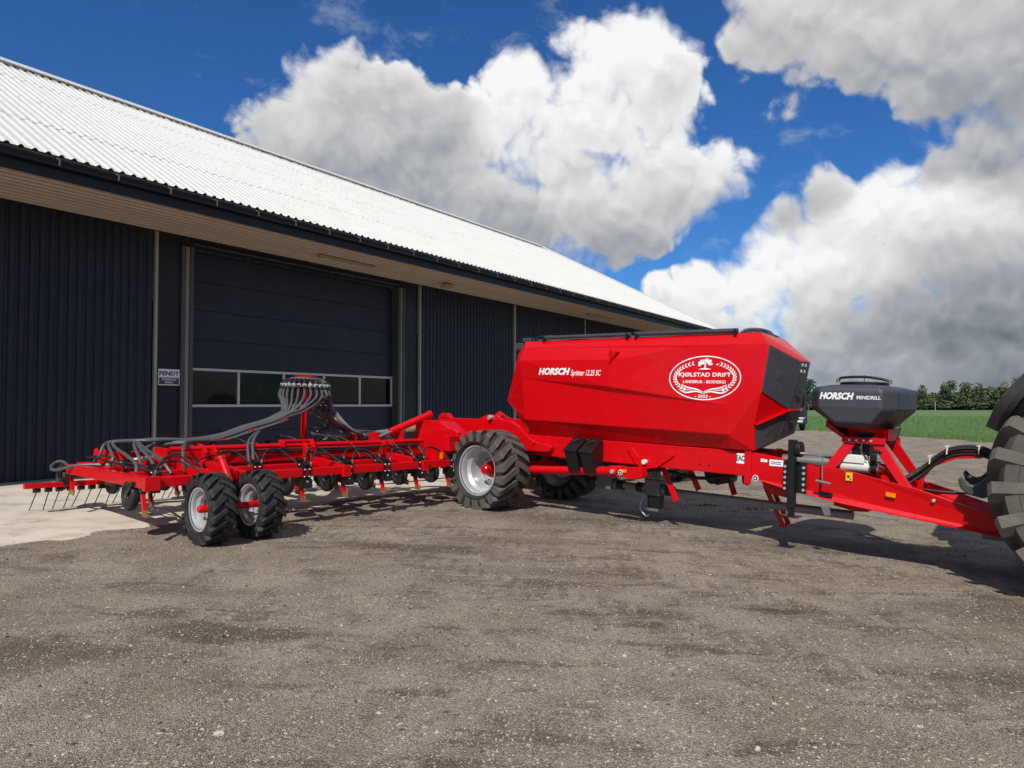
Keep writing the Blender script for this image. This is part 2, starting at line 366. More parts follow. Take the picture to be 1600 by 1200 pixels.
# ------------------------------------------------------------------ ground
def gz(x, y):
    z = -.03308*x+.0101*y
    k = .06
    z = -.22+k*np.log1p(np.exp(np.clip((z+.22)/k, -40, 40)))        # flattens out towards the field
    return np.minimum(z, .55)
def bump2(x, y):
    return .010*np.sin(1.7*x+.6*y)*np.sin(.9*y-.4*x+1)+.006*np.sin(4.1*x-2.2*y)*np.sin(3.3*y+.7)+.004*np.sin(7*x+5*y)
def edge_x(y): return 20.3-.193*(y-48.5)+.35*np.sin(y*.7)+.2*np.sin(y*2.3)
def G(x, y): return float(gz(x, y)+bump2(x, y))
gravel_mat([(-1.9,4.7,.75,.22,.75),(-2.9,4.25,.9,.25,.6),(-3.3,4.0,.8,.3,.55),(2.1,5.6,.42,.13,.8),(1.0,5.35,.4,.16,.6),(4.0,5.7,.9,.5,.55),(3.0,4.3,.8,.3,.5),(-1.1,7.4,1.1,.28,.7),
            (-2.6,5.6,.9,.15,.4),(0.2,6.6,1.4,.2,.35),(2.9,3.5,.5,.2,.5),(.3,8.0,1.2,.22,.4),(3.9,8.2,1.8,.5,.5),(1.3,9.6,3.2,.5,.45),(-3.6,3.3,.5,.22,.45)])
ys = np.concatenate([np.arange(-45, -4, 4.), np.arange(-4, 14, .12), np.arange(14, 45, .5), np.arange(45, 96, 2.)])
ts = np.concatenate([np.linspace(-50, -12, 12)[:-1], np.arange(-12, 12, .12), np.linspace(12, 1e3, 2)[:1]])
ext = np.linspace(0, 1, 26)[1:]
rows = []
for y in ys:
    xs = np.concatenate([ts, 12+(edge_x(y)-12)*ext]); rows.append(np.stack([xs, np.full_like(xs, y), gz(xs, y)+bump2(xs, y)], 1))
V = np.concatenate(rows); nx = len(ts)+len(ext); ny = len(ys)
near = (V[:,1] > -4) & (V[:,1] < 15) & (np.abs(V[:,0]) < 12); V[near, 2] += np.abs(RNG.normal(0, .0035, near.sum()))
I = np.arange(nx*ny).reshape(ny, nx)
F = np.stack([I[:-1,:-1].ravel(), I[:-1,1:].ravel(), I[1:,1:].ravel(), I[1:,:-1].ravel()], 1)
def np_mesh(name, V, F, smooth=False):
    me = bpy.data.meshes.new(name); k = F.shape[1]
    me.vertices.add(len(V)); me.vertices.foreach_set('co', np.asarray(V, np.float32).ravel())
    me.loops.add(F.size); me.loops.foreach_set('vertex_index', F.ravel().astype(np.int32))
    me.polygons.add(len(F)); me.polygons.foreach_set('loop_start', np.arange(0, F.size, k, dtype=np.int32))
    me.polygons.foreach_set('use_smooth', np.full(len(F), smooth))
    me.update(calc_edges=True); me.validate(); return me
struct(obj('gravel_yard', np_mesh('gravel_yard', V, F, True), 'gravel_yard'))
# field sheet to the horizon
fm = MB(); fm.add([(-1500,-1500,-.34),(1500,-1500,-.34),(1500,2500,-.34),(-1500,2500,-.34)], [(0,1,2,3)])
struct(obj('field', fm, 'field_green'))

# ------------------------------------------------------------------ warehouse (s along wall, n out of the wall, z up)
BA = math.atan2(761, 1109); BX, BY = -7.869, 10.9485
b_root = empty('warehouse', 'long dark navy warehouse with white corrugated hipped roof and deep eaves', 'building', (BX, BY, 0), math.pi/2-BA)
# local x = s, local y = -n (wall's inside is +y)
ZS, OH, SE, SW0 = 4.78, 1.85, 28.2, -14.0
WALL_END = SE-OH
def clad(x0, x1, z0, z1, pitch, depth, y=0.):
    """trapezoid-ribbed sheet, ribs vertical"""
    m = MB(); pr = []; x = x0; n = max(1, round((x1-x0)/pitch)); p = (x1-x0)/n
    for i in range(n):
        a = x0+i*p; pr += [(a, y), (a+p*.30, y), (a+p*.42, y-depth), (a+p*.88, y-depth)]
    pr.append((x1, y)); k = len(pr)
    m.add([(a, b, z0) for a, b in pr]+[(a, b, z1) for a, b in pr], [(i, i+1, i+1+k, i+k) for i in range(k-1)])
    m.add([(x0, y+.05, z0), (x1, y+.05, z0), (x1, y+.05, z1), (x0, y+.05, z1)], [(0,1,2,3)])
    return m
pm = clad(0, 1.0, -.15, ZS-.01, .1429, .026).mesh('wall_sheet')
x = SW0
while x < 2.3:
    w = min(1.0, 2.33-x)
    obj('wall_sheet', pm if w > .99 else clad(0, w, -.15, ZS-.01, .1429, .026), 'navy_steel', b_root, (x, random.uniform(-.002, .002), 0)); x += 1.0
pm2 = clad(0, .9, -.3, ZS-.01, .15, .028).mesh('wall_sheet')
for xa, xb in ((9.6, 13.96), (14.08, 18.62), (18.7, WALL_END)):
    x = xa
    while x < xb-.02:
        w = min(.9, xb-x); obj('wall_sheet', pm2 if w > .89 else clad(0, w, -.3, ZS-.01, .15, .028), 'navy_steel', b_root, (x, random.uniform(-.002, .002), 0)); x += .9
for xa, xb, nm in ((2.36, 2.41, 'corner_trim'), (9.52, 9.575, 'corner_trim'), (13.97, 14.06, 'corner_trim'), (18.63, 18.68, 'corner_trim')):
    obj(nm, MB().box(xa, xb, -.05, .02, -.2, ZS-.012), 'pale_post', b_root)
# recess beside the door, jambs, door
obj('door_surround', MB().box(2.43, 2.87, .02, .12, -.2, ZS-.02), 'navy_trim', b_root)
obj('door_surround', MB().box(8.99, 9.49, .02, .12, -.2, ZS-.02), 'navy_trim', b_root)
obj('door_surround', MB().box(2.88, 8.98, .01, .12, 4.62, ZS-.02), 'navy_trim', b_root)
for xa in (2.88, 8.73):
    obj('door_jamb', MB().box(xa, xa+.085, -.03, .2, -.2, 4.61), 'jamb_dark', b_root, bevel=.008)
    obj('door_jamb', MB().box(xa+.09, xa+.165, -.01, .2, -.2, 4.60), 'jamb_grey', b_root, bevel=.006)
    obj('door_jamb', MB().box(xa+.17, xa+.245, -.03, .2, -.2, 4.61), 'jamb_dark', b_root, bevel=.008)
dr = obj('overhead_door', MB().box(3.13, 8.72, .235, .28, .0, 4.6), 'navy_trim', b_root)
zz = .02
for hgt in (.52, .52, .50):
    obj('door_panel', MB().box(3.135, 8.715, .19, .234, zz, zz+hgt-.005), 'navy_steel', dr, bevel=.006); zz += hgt
ZW0, ZW1 = 1.60, 2.26
obj('window_frame', MB().box(3.135, 8.715, .165, .234, ZW0-.05, ZW0).box(3.135, 8.715, .165, .234, ZW1, ZW1+.05), 'window_frame', dr)
edges = [3.135+i*(8.715-3.135)/5 for i in range(6)]
for i, e in enumerate(edges): 
    a = min(max(e-.025, 3.135), 8.665); obj('mullion', MB().box(a, a+.05, .168, .234, ZW0+.001, ZW1-.001), 'window_frame', dr)
for i in range(5): obj('window_pane', MB().box(edges[i]+.03, edges[i+1]-.03, .195, .215, ZW0+.002, ZW1-.002), 'window_glass', dr)
zz = ZW1+.052
while zz < 4.5:
    obj('door_panel', MB().box(3.135, 8.715, .19, .234, zz, min(zz+.56, 4.58)-.0), 'navy_steel', dr, bevel=.006); zz += .565
obj('door_rail', MB().cyl((3.1, -.02, 4.665), (8.75, -.02, 4.665), .014, 8), 'jamb_dark', b_root)
# rest of the shell
obj('end_wall', MB().box(WALL_END-.1, WALL_END+.0, .06, 8.7, -.5, ZS-.02), 'navy_steel', b_root)
obj('back_wall', MB().box(SW0, WALL_END, 8.6, 8.7, -.5, ZS-.02).box(SW0-.1, SW0-.001, .06, 8.7, -.5, ZS-.02), 'navy_steel', b_root)
obj('plinth', MB().box(SW0, 2.3, -.075, .055, -.2, .40), 'cast_grey', b_root)
# soffit boards
NB = 10
for i in range(NB):
    y0 = -OH+.03+i*(OH-.04)/NB
    obj('soffit_board', MB().box(SW0, SE-.05, y0, y0+(OH-.04)/NB-.05, ZS, ZS+.075), 'soffit_wood', b_root, bevel=.005)
obj('soffit_backing', MB().box(SW0, SE-.06, -OH+.03, .3, ZS+.076, ZS+.09), 'soffit_groove', b_root)
obj('end_soffit', MB().box(WALL_END, SE-.05, -.005, 8.7+OH, ZS, ZS+.025), 'soffit_wood', b_root)
obj('fascia', MB().box(SW0, SE, -OH-.02, -OH+.028, ZS-.03, ZS+.24).box(SE-.048, SE, -OH+.029, 8.7+OH, ZS-.03, ZS+.24), 'navy_trim', b_root)
gut = MB(); gp = []
for i in range(9):
    a = math.pi+math.pi*i/8; gp.append((-OH-.10+.075*math.cos(a), ZS+.19+.075*math.sin(a)))
gp += [(y+(.006 if y > -OH-.1 else -.006), z) for y, z in []]
k = len(gp); gut.add([(SW0, y, z) for y, z in gp]+[(SE, y, z) for y, z in gp], [(i, i+1, i+1+k, i+k) for i in range(k-1)], True)
gut.cyl((SW0, -OH-.175, ZS+.19), (SE, -OH-.175, ZS+.19), .010, 6)
go_ = obj('gutter', gut, 'navy_trim', b_root)
brm = MB().beam((0, -OH-.178, ZS+.20), (0, -OH-.02, ZS+.275), .022, .006).beam((0, -OH-.183, ZS+.205), (0, -OH-.178, ZS+.12), .022, .006).mesh('gutter_bracket')
x = SW0+.3
while x < SE: obj('gutter_bracket', brm, 'cast_grey', go_, (x, 0, 0)); x += .8
# roof
PIT = R(30.5); EY, EZ = -OH-.10, ZS+.27; HALF = 6.25; SL = HALF/math.cos(PIT); RX = SE+.1-HALF
def roof_sheet(x0, x1, t0, t1, lift):
    """one ribbed sheet; x along the eaves, t up the slope. Cut along the hip."""
    m = MB(); n = max(1, round((x1-x0)/.165)); p = (x1-x0)/n; pr = []
    for i in range(n):
        a = x0+i*p; pr += [(a, 0), (a+p*.50, 0), (a+p*.66, .030), (a+p*.84, .030)]
    pr.append((x1, 0)); vs = []
    def tmax(a): return min(t1, max(t0, (SE+.1-a)/math.cos(PIT)))
    k = len(pr)
    vs = [(a, t0, h+lift) for a, h in pr]+[(a, tmax(a), h+lift*.4) for a, h in pr]
    m.add(vs, [(i, i+1, i+1+k, i+k) for i in range(k-1) if abs(vs[i+k][1]-t0)+abs(vs[i+1+k][1]-t0) > 1e-4])
    return m
slope = obj('roof', MB().add([(SW0, 0, -.03), (SE+.1, 0, -.03), (RX, SL, -.03), (SW0, SL, -.03)], [(0,1,2,3)]), 'white_roof', b_root, (0, EY, EZ), (PIT, 0, 0))
full = {}
for row, (t0, t1) in enumerate(((0, 1.9), (1.82, 3.75), (3.67, 5.6), (5.52, SL))):
    x = SW0
    while x < SE+.05:
        x1 = min(x+1.0, SE+.1)
        if (SE+.1-x)/math.cos(PIT) > t0+.02:
            whole = (SE+.1-x1)/math.cos(PIT) >= t1 and x1-x > .99
            if whole:
                if row not in full: full[row] = roof_sheet(0, 1.0, t0, t1, .006 if row else 0)
                me = full[row] if not isinstance(full[row], MB) else full[row].mesh('roof_sheet'); full[row] = me
                # shared mesh, shifted along the eaves; grime differs through a tiny roll
                obj('roof_sheet', me, 'white_roof', slope, (x, 0, random.uniform(0, .003)))
            else: obj('roof_sheet', roof_sheet(x, x1, t0, t1, .006 if row else 0), 'white_roof', slope)
        x += 1.0
zr = EZ+SL*math.sin(PIT); yr = EY+HALF
obj('ridge_grime', MB().box(SW0, RX-.1, SL-.62, SL-.14, .036, .042), 'ridge_lichen', slope)
obj('ridge_cap', MB().beam((SW0, yr-.14, zr-.015), (RX+.1, yr-.14, zr-.015), .36, .03, (0, -math.sin(PIT), math.cos(PIT))).beam((SW0, yr+.17, zr-.015), (RX+.1, yr+.17, zr-.015), .3, .03, (0, math.sin(PIT), math.cos(PIT))).cyl((SW0, yr, zr+.03), (RX+.1, yr, zr+.03), .06, 8), 'white_roof', b_root)
Eh = Vector((SE+.1, EY, EZ)); Rh = Vector((RX, yr, zr)); Eb = Vector((SE+.1, EY+2*HALF, EZ))
obj('roof_hip_end', MB().add([Eh, Eb, Rh], [(0,1,2)]), 'white_roof', b_root)
obj('roof_back', MB().add([(SW0, yr, zr), Rh, Eb, (SW0, EY+2*HALF, EZ)], [(0,1,2,3)]), 'white_roof', b_root)
obj('hip_cap', MB().cyl(Eh+Vector((0,0,.02)), Rh+Vector((0,0,.03)), .06, 8), 'white_roof', b_root)
# soffit lamps and sign are things of their own
def bw(s, n, z): # building coords -> world
    d = Vector((math.sin(BA), math.cos(BA), 0)); nn = Vector((math.cos(BA), -math.sin(BA), 0)); return Vector((BX, BY, 0))+d*s+nn*n+Vector((0, 0, z))
for (s0, s1, lab) in ((5.40, 7.0, 'long tube lamp under the eaves above the overhead door'), (17.3, 19.1, 'long tube lamp under the far eaves above the red tank')):
    t = empty('tube_lamp', lab, 'lamp', bw((s0+s1)/2, .88, ZS), math.pi/2-BA, 'tube lamps under the eaves'); L = (s1-s0)/2
    obj('housing', MB().box(-L, L, -.07, .07, -.045, -.004), 'lamp_grey', t, bevel=.008)
    obj('diffuser', MB().cyl((-L+.03, 0, -.06), (L-.03, 0, -.06), .032, 10), 'lamp_grey', t)
t = empty('flood_lamp', 'small brown box lamp under the eaves right of the overhead door', 'lamp', bw(9.72, .8, ZS), math.pi/2-BA)
obj('housing', MB().box(-.16, .16, -.08, .08, -.13, -.035), 'lamp_grey', t, bevel=.01); obj('mount', MB().box(-.05, .05, -.04, .04, -.034, -.001), 'cast_grey', t)
sg = empty('parking_sign', 'small white and navy reserved parking sign beside the overhead door', 'sign', bw(2.665, 0, 1.955), math.pi/2-BA)
obj('board', MB().box(-.205, .205, -.014, .018, 0, .30), 'sign_white', sg, bevel=.004)
obj('lower_panel', MB().box(-.192, .186, -.018, -.0145, .018, .142), 'navy_print', sg)
for txt, z, sz, mt, bold, wd in (('FENDT', .215, .105, 'dark_print', .004, 1.15), ('PARKING', .105, .052, 'sign_white', .0012, 1.25), ('ONLY', .052, .052, 'sign_white', .0012, 1.25)):
    obj('lettering', text_mesh('lettering', txt, sz, .0, bold, .0008, 1.02, wd), mt, sg, (-.003, -.0195 if mt == 'sign_white' else -.0155, z), (math.pi/2, 0, 0))

# concrete apron in front of the door
def apron():
    d = Vector((math.sin(BA), math.cos(BA))); nn = Vector((math.cos(BA), -math.sin(BA))); rows = []
    for s in np.arange(-10, 15.2, .2):
        far = 4.85+.05*math.sin(s*1.3)+.04*math.sin(s*4.1)+.03*math.sin(s*9.7)+random.uniform(-.03, .03) - max(0, s-1.5)*.04
        if s > 12.5: far *= max(.05, 1-(s-12.5)/2.8)
        for q in np.linspace(-.04, far, 26):
            p = Vector((BX, BY))+d*s+nn*q; rows.append((p.x, p.y, G(p.x, p.y)+.012-.014*smoothstep(far-.25, far, q)))
    n1 = len(np.arange(-10, 15.2, .2)); I = np.arange(n1*26).reshape(n1, 26)
    F = np.stack([I[:-1,:-1].ravel(), I[:-1,1:].ravel(), I[1:,1:].ravel(), I[1:,:-1].ravel()], 1)
    return np_mesh('concrete_apron', np.array(rows), F, True)
struct(obj('concrete_apron', apron(), 'concrete'))

# ------------------------------------------------------------------ tyres and wheels
def tyre(Rr, rim, Wd, nlug, lh, sweep, lw=.185):
    """carcass by lathe plus two rows of chevron lugs, axis along y"""
    m = MB(); hw = Wd/2; Rc = Rr-lh
    pr = [(rim-.01, -hw*.80), (rim+.02, -hw*.86), (rim+(Rc-rim)*.35, -hw*.99), (rim+(Rc-rim)*.65, -hw*1.0), (Rc-.05*Rr, -hw*.95), (Rc-.012*Rr, -hw*.78), (Rc, -hw*.4), (Rc+.002, 0)]
    pr = pr+[(r, -y) for r, y in reversed(pr[:-1])]
    m.lathe(pr, n=64)
    # small relief rings on both sidewalls
    for s in (-1, 1):
        for f in (.30, .62):
            r0 = rim+(Rc-rim)*f; m.lathe([(r0-.008, s*hw*.985), (r0, s*(hw*1.0+.006)), (r0+.008, s*hw*.985)], n=64)
    l = MB(); pitch = 2*math.pi/nlug
    def rad(v):
        a = abs(v)/hw
        return Rc-.002 if a < .4 else Rc-.012*Rr*((a-.4)/.38)-(.04*Rr*max(0, (a-.78)/.17) if a > .78 else 0)
    for sgn in (-1, 1):
        for k in range(nlug):
            phi0 = k*pitch+(pitch/2 if sgn > 0 else 0); secs = []
            for j, a in enumerate((1.0, .93, .78, .5, .22, -.07)):
                v = sgn*hw*a; ph = phi0+sweep*(1-max(a, 0))**.85*(1 if a >= 0 else 1.0)
                wdt = pitch*(lw+.035 if a > .7 else lw); r0 = rad(v)-.01
                top = (Rr-.002 if a < .8 else (Rr-.012*Rr if a < .95 else Rr-.04*Rr)); inset = .84
                if a >= .999: r0 = rad(v)-.13*Rr
                vv = v*(1.03 if a > .95 else 1)
                secs.append([(r0, vv, ph-wdt), (top, vv, ph-wdt*inset), (top, vv, ph+wdt*inset), (r0, vv, ph+wdt)])
            vs = [(r*math.cos(p), v, r*math.sin(p)) for sct in secs for r, v, p in sct]
            fs = [(i*4+q, i*4+q+1, (i+1)*4+q+1, (i+1)*4+q) for i in range(len(secs)-1) for q in range(3)]
            fs += [(0,1,2,3), tuple(len(vs)-4+i for i in (3,2,1,0))]
            l.add(vs, fs)
    return m.mesh('tyre'), l.mesh('tyre_lugs')
def rim_mesh(rim, Wd, disc):          # outer side at -y ; disc = y position of the wheel disc
    hw = Wd/2
    pr = [(rim+.012, -hw*.86), (rim+.02, -hw*.835), (rim-.012, -hw*.80), (rim-.026, -hw*.70), (rim-.030, -hw*.46), (rim-.075, -hw*.34), (rim-.080, -hw*.05), (rim*.74, disc-.03), (rim*.70, disc+.01), (rim*.52, disc+.012), (rim*.48, disc-.012), (.02, disc-.012)]
    m = MB().lathe(pr, n=56)
    m.lathe([(rim+.012, hw*.86), (rim-.03, hw*.7), (rim-.09, hw*.3), (rim-.095, disc+.02)], n=56)
    m.lathe([(rim+.03, -hw*.845), (rim+.018, -hw*.872), (rim-.002, -hw*.852)], n=56)
    return m.mesh('wheel')

# ------------------------------------------------------------------ seed drill
FX, SX, UX = Vector((.75137439, -.65912305, -.03151724)), Vector((.6590475, .75196726, -.0142)), Vector((.03305948, -.01010184, .99940233))
ORG = Vector((.25304869, 10.86802758, .10148208))
sd = empty('seed_drill', 'large red seed drill with grey front hopper parked across the yard', 'seed drill')
sd.matrix_world = Matrix(((FX.x, SX.x, UX.x, ORG.x), (FX.y, SX.y, UX.y, ORG.y), (FX.z, SX.z, UX.z, ORG.z), (0, 0, 0, 1)))
def P(name, mb, m='red_paint', bevel=.006, parent=sd, **k): return obj(name, mb, m, parent, bevel=bevel, **k)

# --- tank
tk = MB()
tv = {  # u, v, w
 'a0':(.233,-.47,2.416),'a1':(3.719,-.47,2.431),'b0':(.305,-.56,2.317),'b2':(2.805,-.56,2.273),'b3':(3.859,-.56,2.288),'c0':(.253,-.63,2.134),'c1':(1.838,-.63,2.126),
 'k0':(.309,-.612,1.881),'k1':(1.815,-.655,1.78),'k2':(3.41,-.612,1.584),'j1':(1.822,-.605,1.708),'g0':(.381,-.60,1.292),'g1':(3.44,-.60,1.255),'h0':(.667,-.445,1.072),'h1':(3.234,-.445,1.081),
 'L0':(-.103,-.45,1.549),'L1':(.105,-.47,2.242),'L2':(.334,-.42,1.075),'r1':(3.798,-.60,1.746),'r2':(3.704,-.54,1.381),'r3':(3.691,-.48,1.082),'r4':(3.429,-.50,1.079),
 'n0':(4.058,-.15,2.127),'n1':(4.064,.15,2.129),'n2':(3.935,-.15,1.559),'n3':(3.965,.15,1.567),'n4':(3.803,-.15,1.193),'n5':(3.904,.15,1.285),
 'A0':(.233,.47,2.416),'A1':(3.65,.47,2.431),'B0':(.28,.60,2.2),'B1':(3.60,.60,2.25),'H0':(.381,.60,1.292),'H1':(3.42,.60,1.255),
 'M0':(.667,.445,1.072),'M1':(3.234,.445,1.081),'Q0':(-.103,.45,1.549),'Q1':(.105,.47,2.242),'Q2':(.334,.42,1.075),'R1':(3.45,.46,1.082)}
names = list(tv); ix = {n: i for i, n in enumerate(names)}
fcs = ['a0 a1 b3 b2 b0', 'b0 b2 c1 c0', 'c0 c1 k1', 'c0 k1 k0', 'c1 b2 k1', 'b2 b3 r1', 'b2 r1 k2', 'b2 k2 k1', 'k0 k1 j1', 'k1 k2 j1', 'k0 j1 g0', 'j1 g1 g0', 'j1 k2 g1', 'k2 r1 r2 g1',
       'g0 g1 h1 h0', 'g1 r2 r3 r4', 'g1 r4 h1', 'L1 a0 b0 c0', 'L1 c0 k0 L0', 'L0 k0 g0', 'L0 g0 h0 L2',
       'L0 L2 Q2 Q0', 'L0 Q0 Q1 L1', 'L1 Q1 A0 a0', 'a0 A0 A1 a1', 'a1 n0 b3', 'a1 A1 n1 n0', 'A1 B1 n1', 'A0 B0 B1 A1', 'B0 H0 H1 B1', 'H0 M0 M1 H1', 'Q1 B0 A0', 'Q1 Q0 H0 B0', 'Q0 Q2 M0 H0',
       'r1 n2 r2', 'n1 B1 H1 n3', 'n3 H1 R1 n5', 'h0 h1 M1 M0', 'H1 M1 R1', 'r2 n2 n4 r3', 'n2 n3 n5 n4', 'L2 h0 M0 Q2', 'r3 n4 n5 R1', 'r4 r3 R1 M1 h1', 'b3 n0 n2 r1', 'n0 n1 n3 n2']
tk.add([tv[n] for n in names], [tuple(ix[a] for a in f.split()) for f in fcs])
tank = P('tank', tk, bevel=.008)
def panel(name, keys, m, off, shrink=.03, parent=tank):     # thin panel laid over a facet
    p = [Vector(tv[k]) for k in keys]; c = sum(p, Vector())/len(p)
    n = (p[1]-p[0]).cross(p[2]-p[0]).normalized()
    if n.dot(Vector((1, -1.2, .1))) < 0: n = -n
    q = [a+(c-a).normalized()*shrink for a in p]; k = len(q)
    mb = MB().add([a+n*off for a in q]+[a-n*.01 for a in q], [tuple(range(k)), tuple(range(2*k-1, k-1, -1))]+[(i, i+k, (i+1) % k+k, (i+1) % k) for i in range(k)])
    return obj(name, mb, m, parent, bevel=.004)
panel('front_panel', ('b3', 'n0', 'n2', 'r1'), 'dark_grey_plastic', .014, .012)
panel('front_panel', ('n0', 'n1', 'n3', 'n2'), 'dark_grey_plastic', .013, .006)
panel('front_panel', ('r2', 'n2', 'n4', 'r3'), 'dark_grey_plastic', .014, .025)
panel('front_panel', ('n2', 'n3', 'n5', 'n4'), 'dark_grey_plastic', .013, .006)
ledge = MB()
for a, b in (('r2', 'n2'), ('n2', 'n3')):
    p, q = Vector(tv[a]), Vector(tv[b]); ledge.beam(p+Vector((.02, -.015, .0)), q+Vector((.02, -.012, 0)), .06, .016)
P('ledge', ledge, parent=tank, bevel=.004)
for z in (1.72, 1.42):
    P('latch', MB().beam((4.0+(z-1.72)*.23, -.07, z), (4.005+(z-1.72)*.23, .05, z-.012), .03, .02), 'black_paint', .004, tank)
for z in (2.06, 1.99):
    for y in (-.10, 0.): P('switch', MB().box(4.055+(z-2.06)*.2, 4.075+(z-2.06)*.2, y, y+.035, z, z+.035), 'bolt_zinc', .003, tank)
P('bracket', MB().prism([(1.81, 2.25), (1.825, 2.25), (1.835, 2.10), (1.82, 2.10)], -.665, -.56).prism([(1.90, 2.24), (1.93, 2.23), (1.84, 2.12), (1.825, 2.14)], -.65, -.56), 'red_paint', .003, tank)
# tarp cover with roll tubes
tp = MB(); cs = [(-.455, 2.43), (-.33, 2.46), (-.12, 2.475), (.12, 2.475), (.33, 2.46), (.455, 2.43)]; us = np.linspace(.32, 3.62, 9)
tp.add([(u, y, z-.012*abs(math.sin(i*1.57))) for i, u in enumerate(us) for y, z in cs], [(i*6+j, i*6+j+1, (i+1)*6+j+1, (i+1)*6+j) for i in range(8) for j in range(5)], True)
tp.add([(us[0], y, z) for y, z in cs], [tuple(range(6))]); tp.add([(us[-1], y, z) for y, z in cs], [tuple(range(6))])
tarp = P('tarp_cover', tp, 'tarp', 0)
P('roll_tube', MB().cyl((.58, -.485, 2.462), (2.02, -.485, 2.462), .026, 10), 'dark_grey_plastic', 0, tarp)
P('roll_tube', MB().cyl((2.08, -.485, 2.465), (3.46, -.485, 2.458), .029, 10), 'dark_grey_plastic', 0, tarp)
P('end_hoop', MB().tube([(3.50, -.47, 2.44), (3.52, -.40, 2.475), (3.58, -.2, 2.50), (3.60, .1, 2.495), (3.56, .46, 2.43)], .014, 8), 'bare_steel', 0, tarp)
P('end_flap', MB().add([(3.50, -.45, 2.44), (3.52, -.38, 2.475), (3.58, -.2, 2.495), (3.60, .1, 2.49), (3.70, .1, 2.42), (3.69, -.2, 2.425), (3.66, -.42, 2.43)], [(0,1,6), (1,2,5,6), (2,3,4,5)]), 'tarp', 0, tarp)
P('end_hoop', MB().tube([(.42, -.47, 2.44), (.42, -.36, 2.49), (.42, -.1, 2.52), (.42, .2, 2.515), (.42, .46, 2.44)], .018, 8), 'black_paint', 0, tarp)
for u in (.60, 1.98, 2.11, 3.44): P('strap_clip', MB().box(u-.012, u+.012, -.525, -.45, 2.40, 2.48), 'black_paint', .003, tarp)
P('rear_hatch', MB().box(-.02, .20, -.40, .35, 2.30, 2.41), 'dark_grey_plastic', .02, tank)
P('lamp_cluster', MB().box(.14, .30, -.44, -.28, 2.415, 2.475), 'dark_grey_plastic', .01, tank)
# lettering and farm emblem on the tank flank
FL = -.852
from mathutils.bvhtree import BVHTree
TBV = BVHTree.FromPolygons([Vector(v) for v in tk.v], tk.f)
def drape(me, off=.0035):
    """press flat print onto the tank flank; mesh is in drill coordinates"""
    ys = [v.co.y for v in me.vertices]; y0 = min(ys)
    for v in me.vertices:
        h = TBV.ray_cast(Vector((v.co.x, -2, v.co.z)), Vector((0, 1, 0)))[0]
        if h: v.co.y = h.y-off+(v.co.y-y0)*.35
    return me
def flank_text(txt, u, w, fw, fh, shear=0., bold=0., off=.0035):
    me = text_mesh('lettering', txt, 1.0, shear, bold, .002)
    xs = [v.co.x for v in me.vertices]; zs = [v.co.y for v in me.vertices]; sx = fw/(max(xs)-min(xs)); sz = fh/(max(zs)-min(zs))
    cx = (max(xs)+min(xs))/2; cz = (max(zs)+min(zs))/2
    for v in me.vertices: v.co = Vector((u+(v.co.x-cx)*sx, -v.co.z, w+(v.co.y-cz)*sz))
    bm = bmesh.new(); bm.from_mesh(me)
    bmesh.ops.subdivide_edges(bm, edges=[e for e in bm.edges if e.calc_length() > .05], cuts=2)
    bm.to_mesh(me); bm.free()
    return obj('lettering', drape(me, off), 'white_print', tank)
def side_text(name, txt, u, w, size, shear=0., bold=0., width=1., y=FL, m='white_print', tilt=0., parent=tank, space=1., slope=0.):
    me = text_mesh(name, txt, size, shear, bold, .0012, space, width)
    return obj(name, me, m, parent, (u, y, w), (math.pi/2+tilt, slope, 0))
def onflank(u, w):   # y of the flank facet at (u, w): between k-line (bulged) and c-line
    return -.87
flank_text('HORSCH', .906, 1.975, .557, .097, .28, .05)
flank_text('Sprinter 12.25 SC', 1.443, 1.945, .482, .098, .20, .012)
EU, EW, EA, EB, EY_ = 3.112, 1.902, .45, .262, -.7
def flat(polys, y=EY_, d=.003):
    mb = MB()
    for p in polys:
        n = len(p); mb.add([(x, y, z) for x, z in p]+[(x, y+d, z) for x, z in p], [tuple(range(n)), tuple(range(2*n-1, n-1, -1))]+[(i, (i+1) % n, (i+1) % n+n, i+n) for i in range(n)])
    return mb
def ring(cx, cz, a, b, t, n=72):
    out = []
    for i in range(n):
        p, q = 2*math.pi*i/n, 2*math.pi*(i+1)/n
        out.append([(cx+a*math.cos(p), cz+b*math.sin(p)), (cx+a*math.cos(q), cz+b*math.sin(q)), (cx+(a-t)*math.cos(q), cz+(b-t)*math.sin(q)), (cx+(a-t)*math.cos(p), cz+(b-t)*math.sin(p))])
    return out
def ribbon2(pts, wd):
    Q = [];
    for i in range(len(pts)-1):
        p0 = pts[max(i-1,0)]; p1 = pts[i]; p2 = pts[i+1]; p3 = pts[min(i+2, len(pts)-1)]
        for k in range(6):
            t = k/6; Q.append(tuple(.5*(2*p1[j]+(p2[j]-p0[j])*t+(2*p0[j]-5*p1[j]+4*p2[j]-p3[j])*t*t+(3*p1[j]-p0[j]-3*p2[j]+p3[j])*t**3) for j in (0, 1)))
    Q.append(pts[-1]); out = []; n = len(Q)
    def off(i, s):
        a = Q[max(i-1,0)]; b = Q[min(i+1,n-1)]; dx, dz = b[0]-a[0], b[1]-a[1]; l = math.hypot(dx, dz) or 1
        w = wd*(.25+.75*math.sin(math.pi*i/(n-1))); return (Q[i][0]-dz/l*w*s/2, Q[i][1]+dx/l*w*s/2)
    for i in range(n-1): out.append([off(i, 1), off(i+1, 1), off(i+1, -1), off(i, -1)])
    return out
def leafp(x, z, ang, l, w): 
    c, s_ = math.cos(ang), math.sin(ang); return [(x+a*c-b*s_, z+a*s_+b*c) for a, b in ((0,0),(l*.4,w/2),(l,0),(l*.4,-w/2))]
def press(name, mb, off): return obj(name, drape(mb.mesh(name), off), 'white_print', tank)
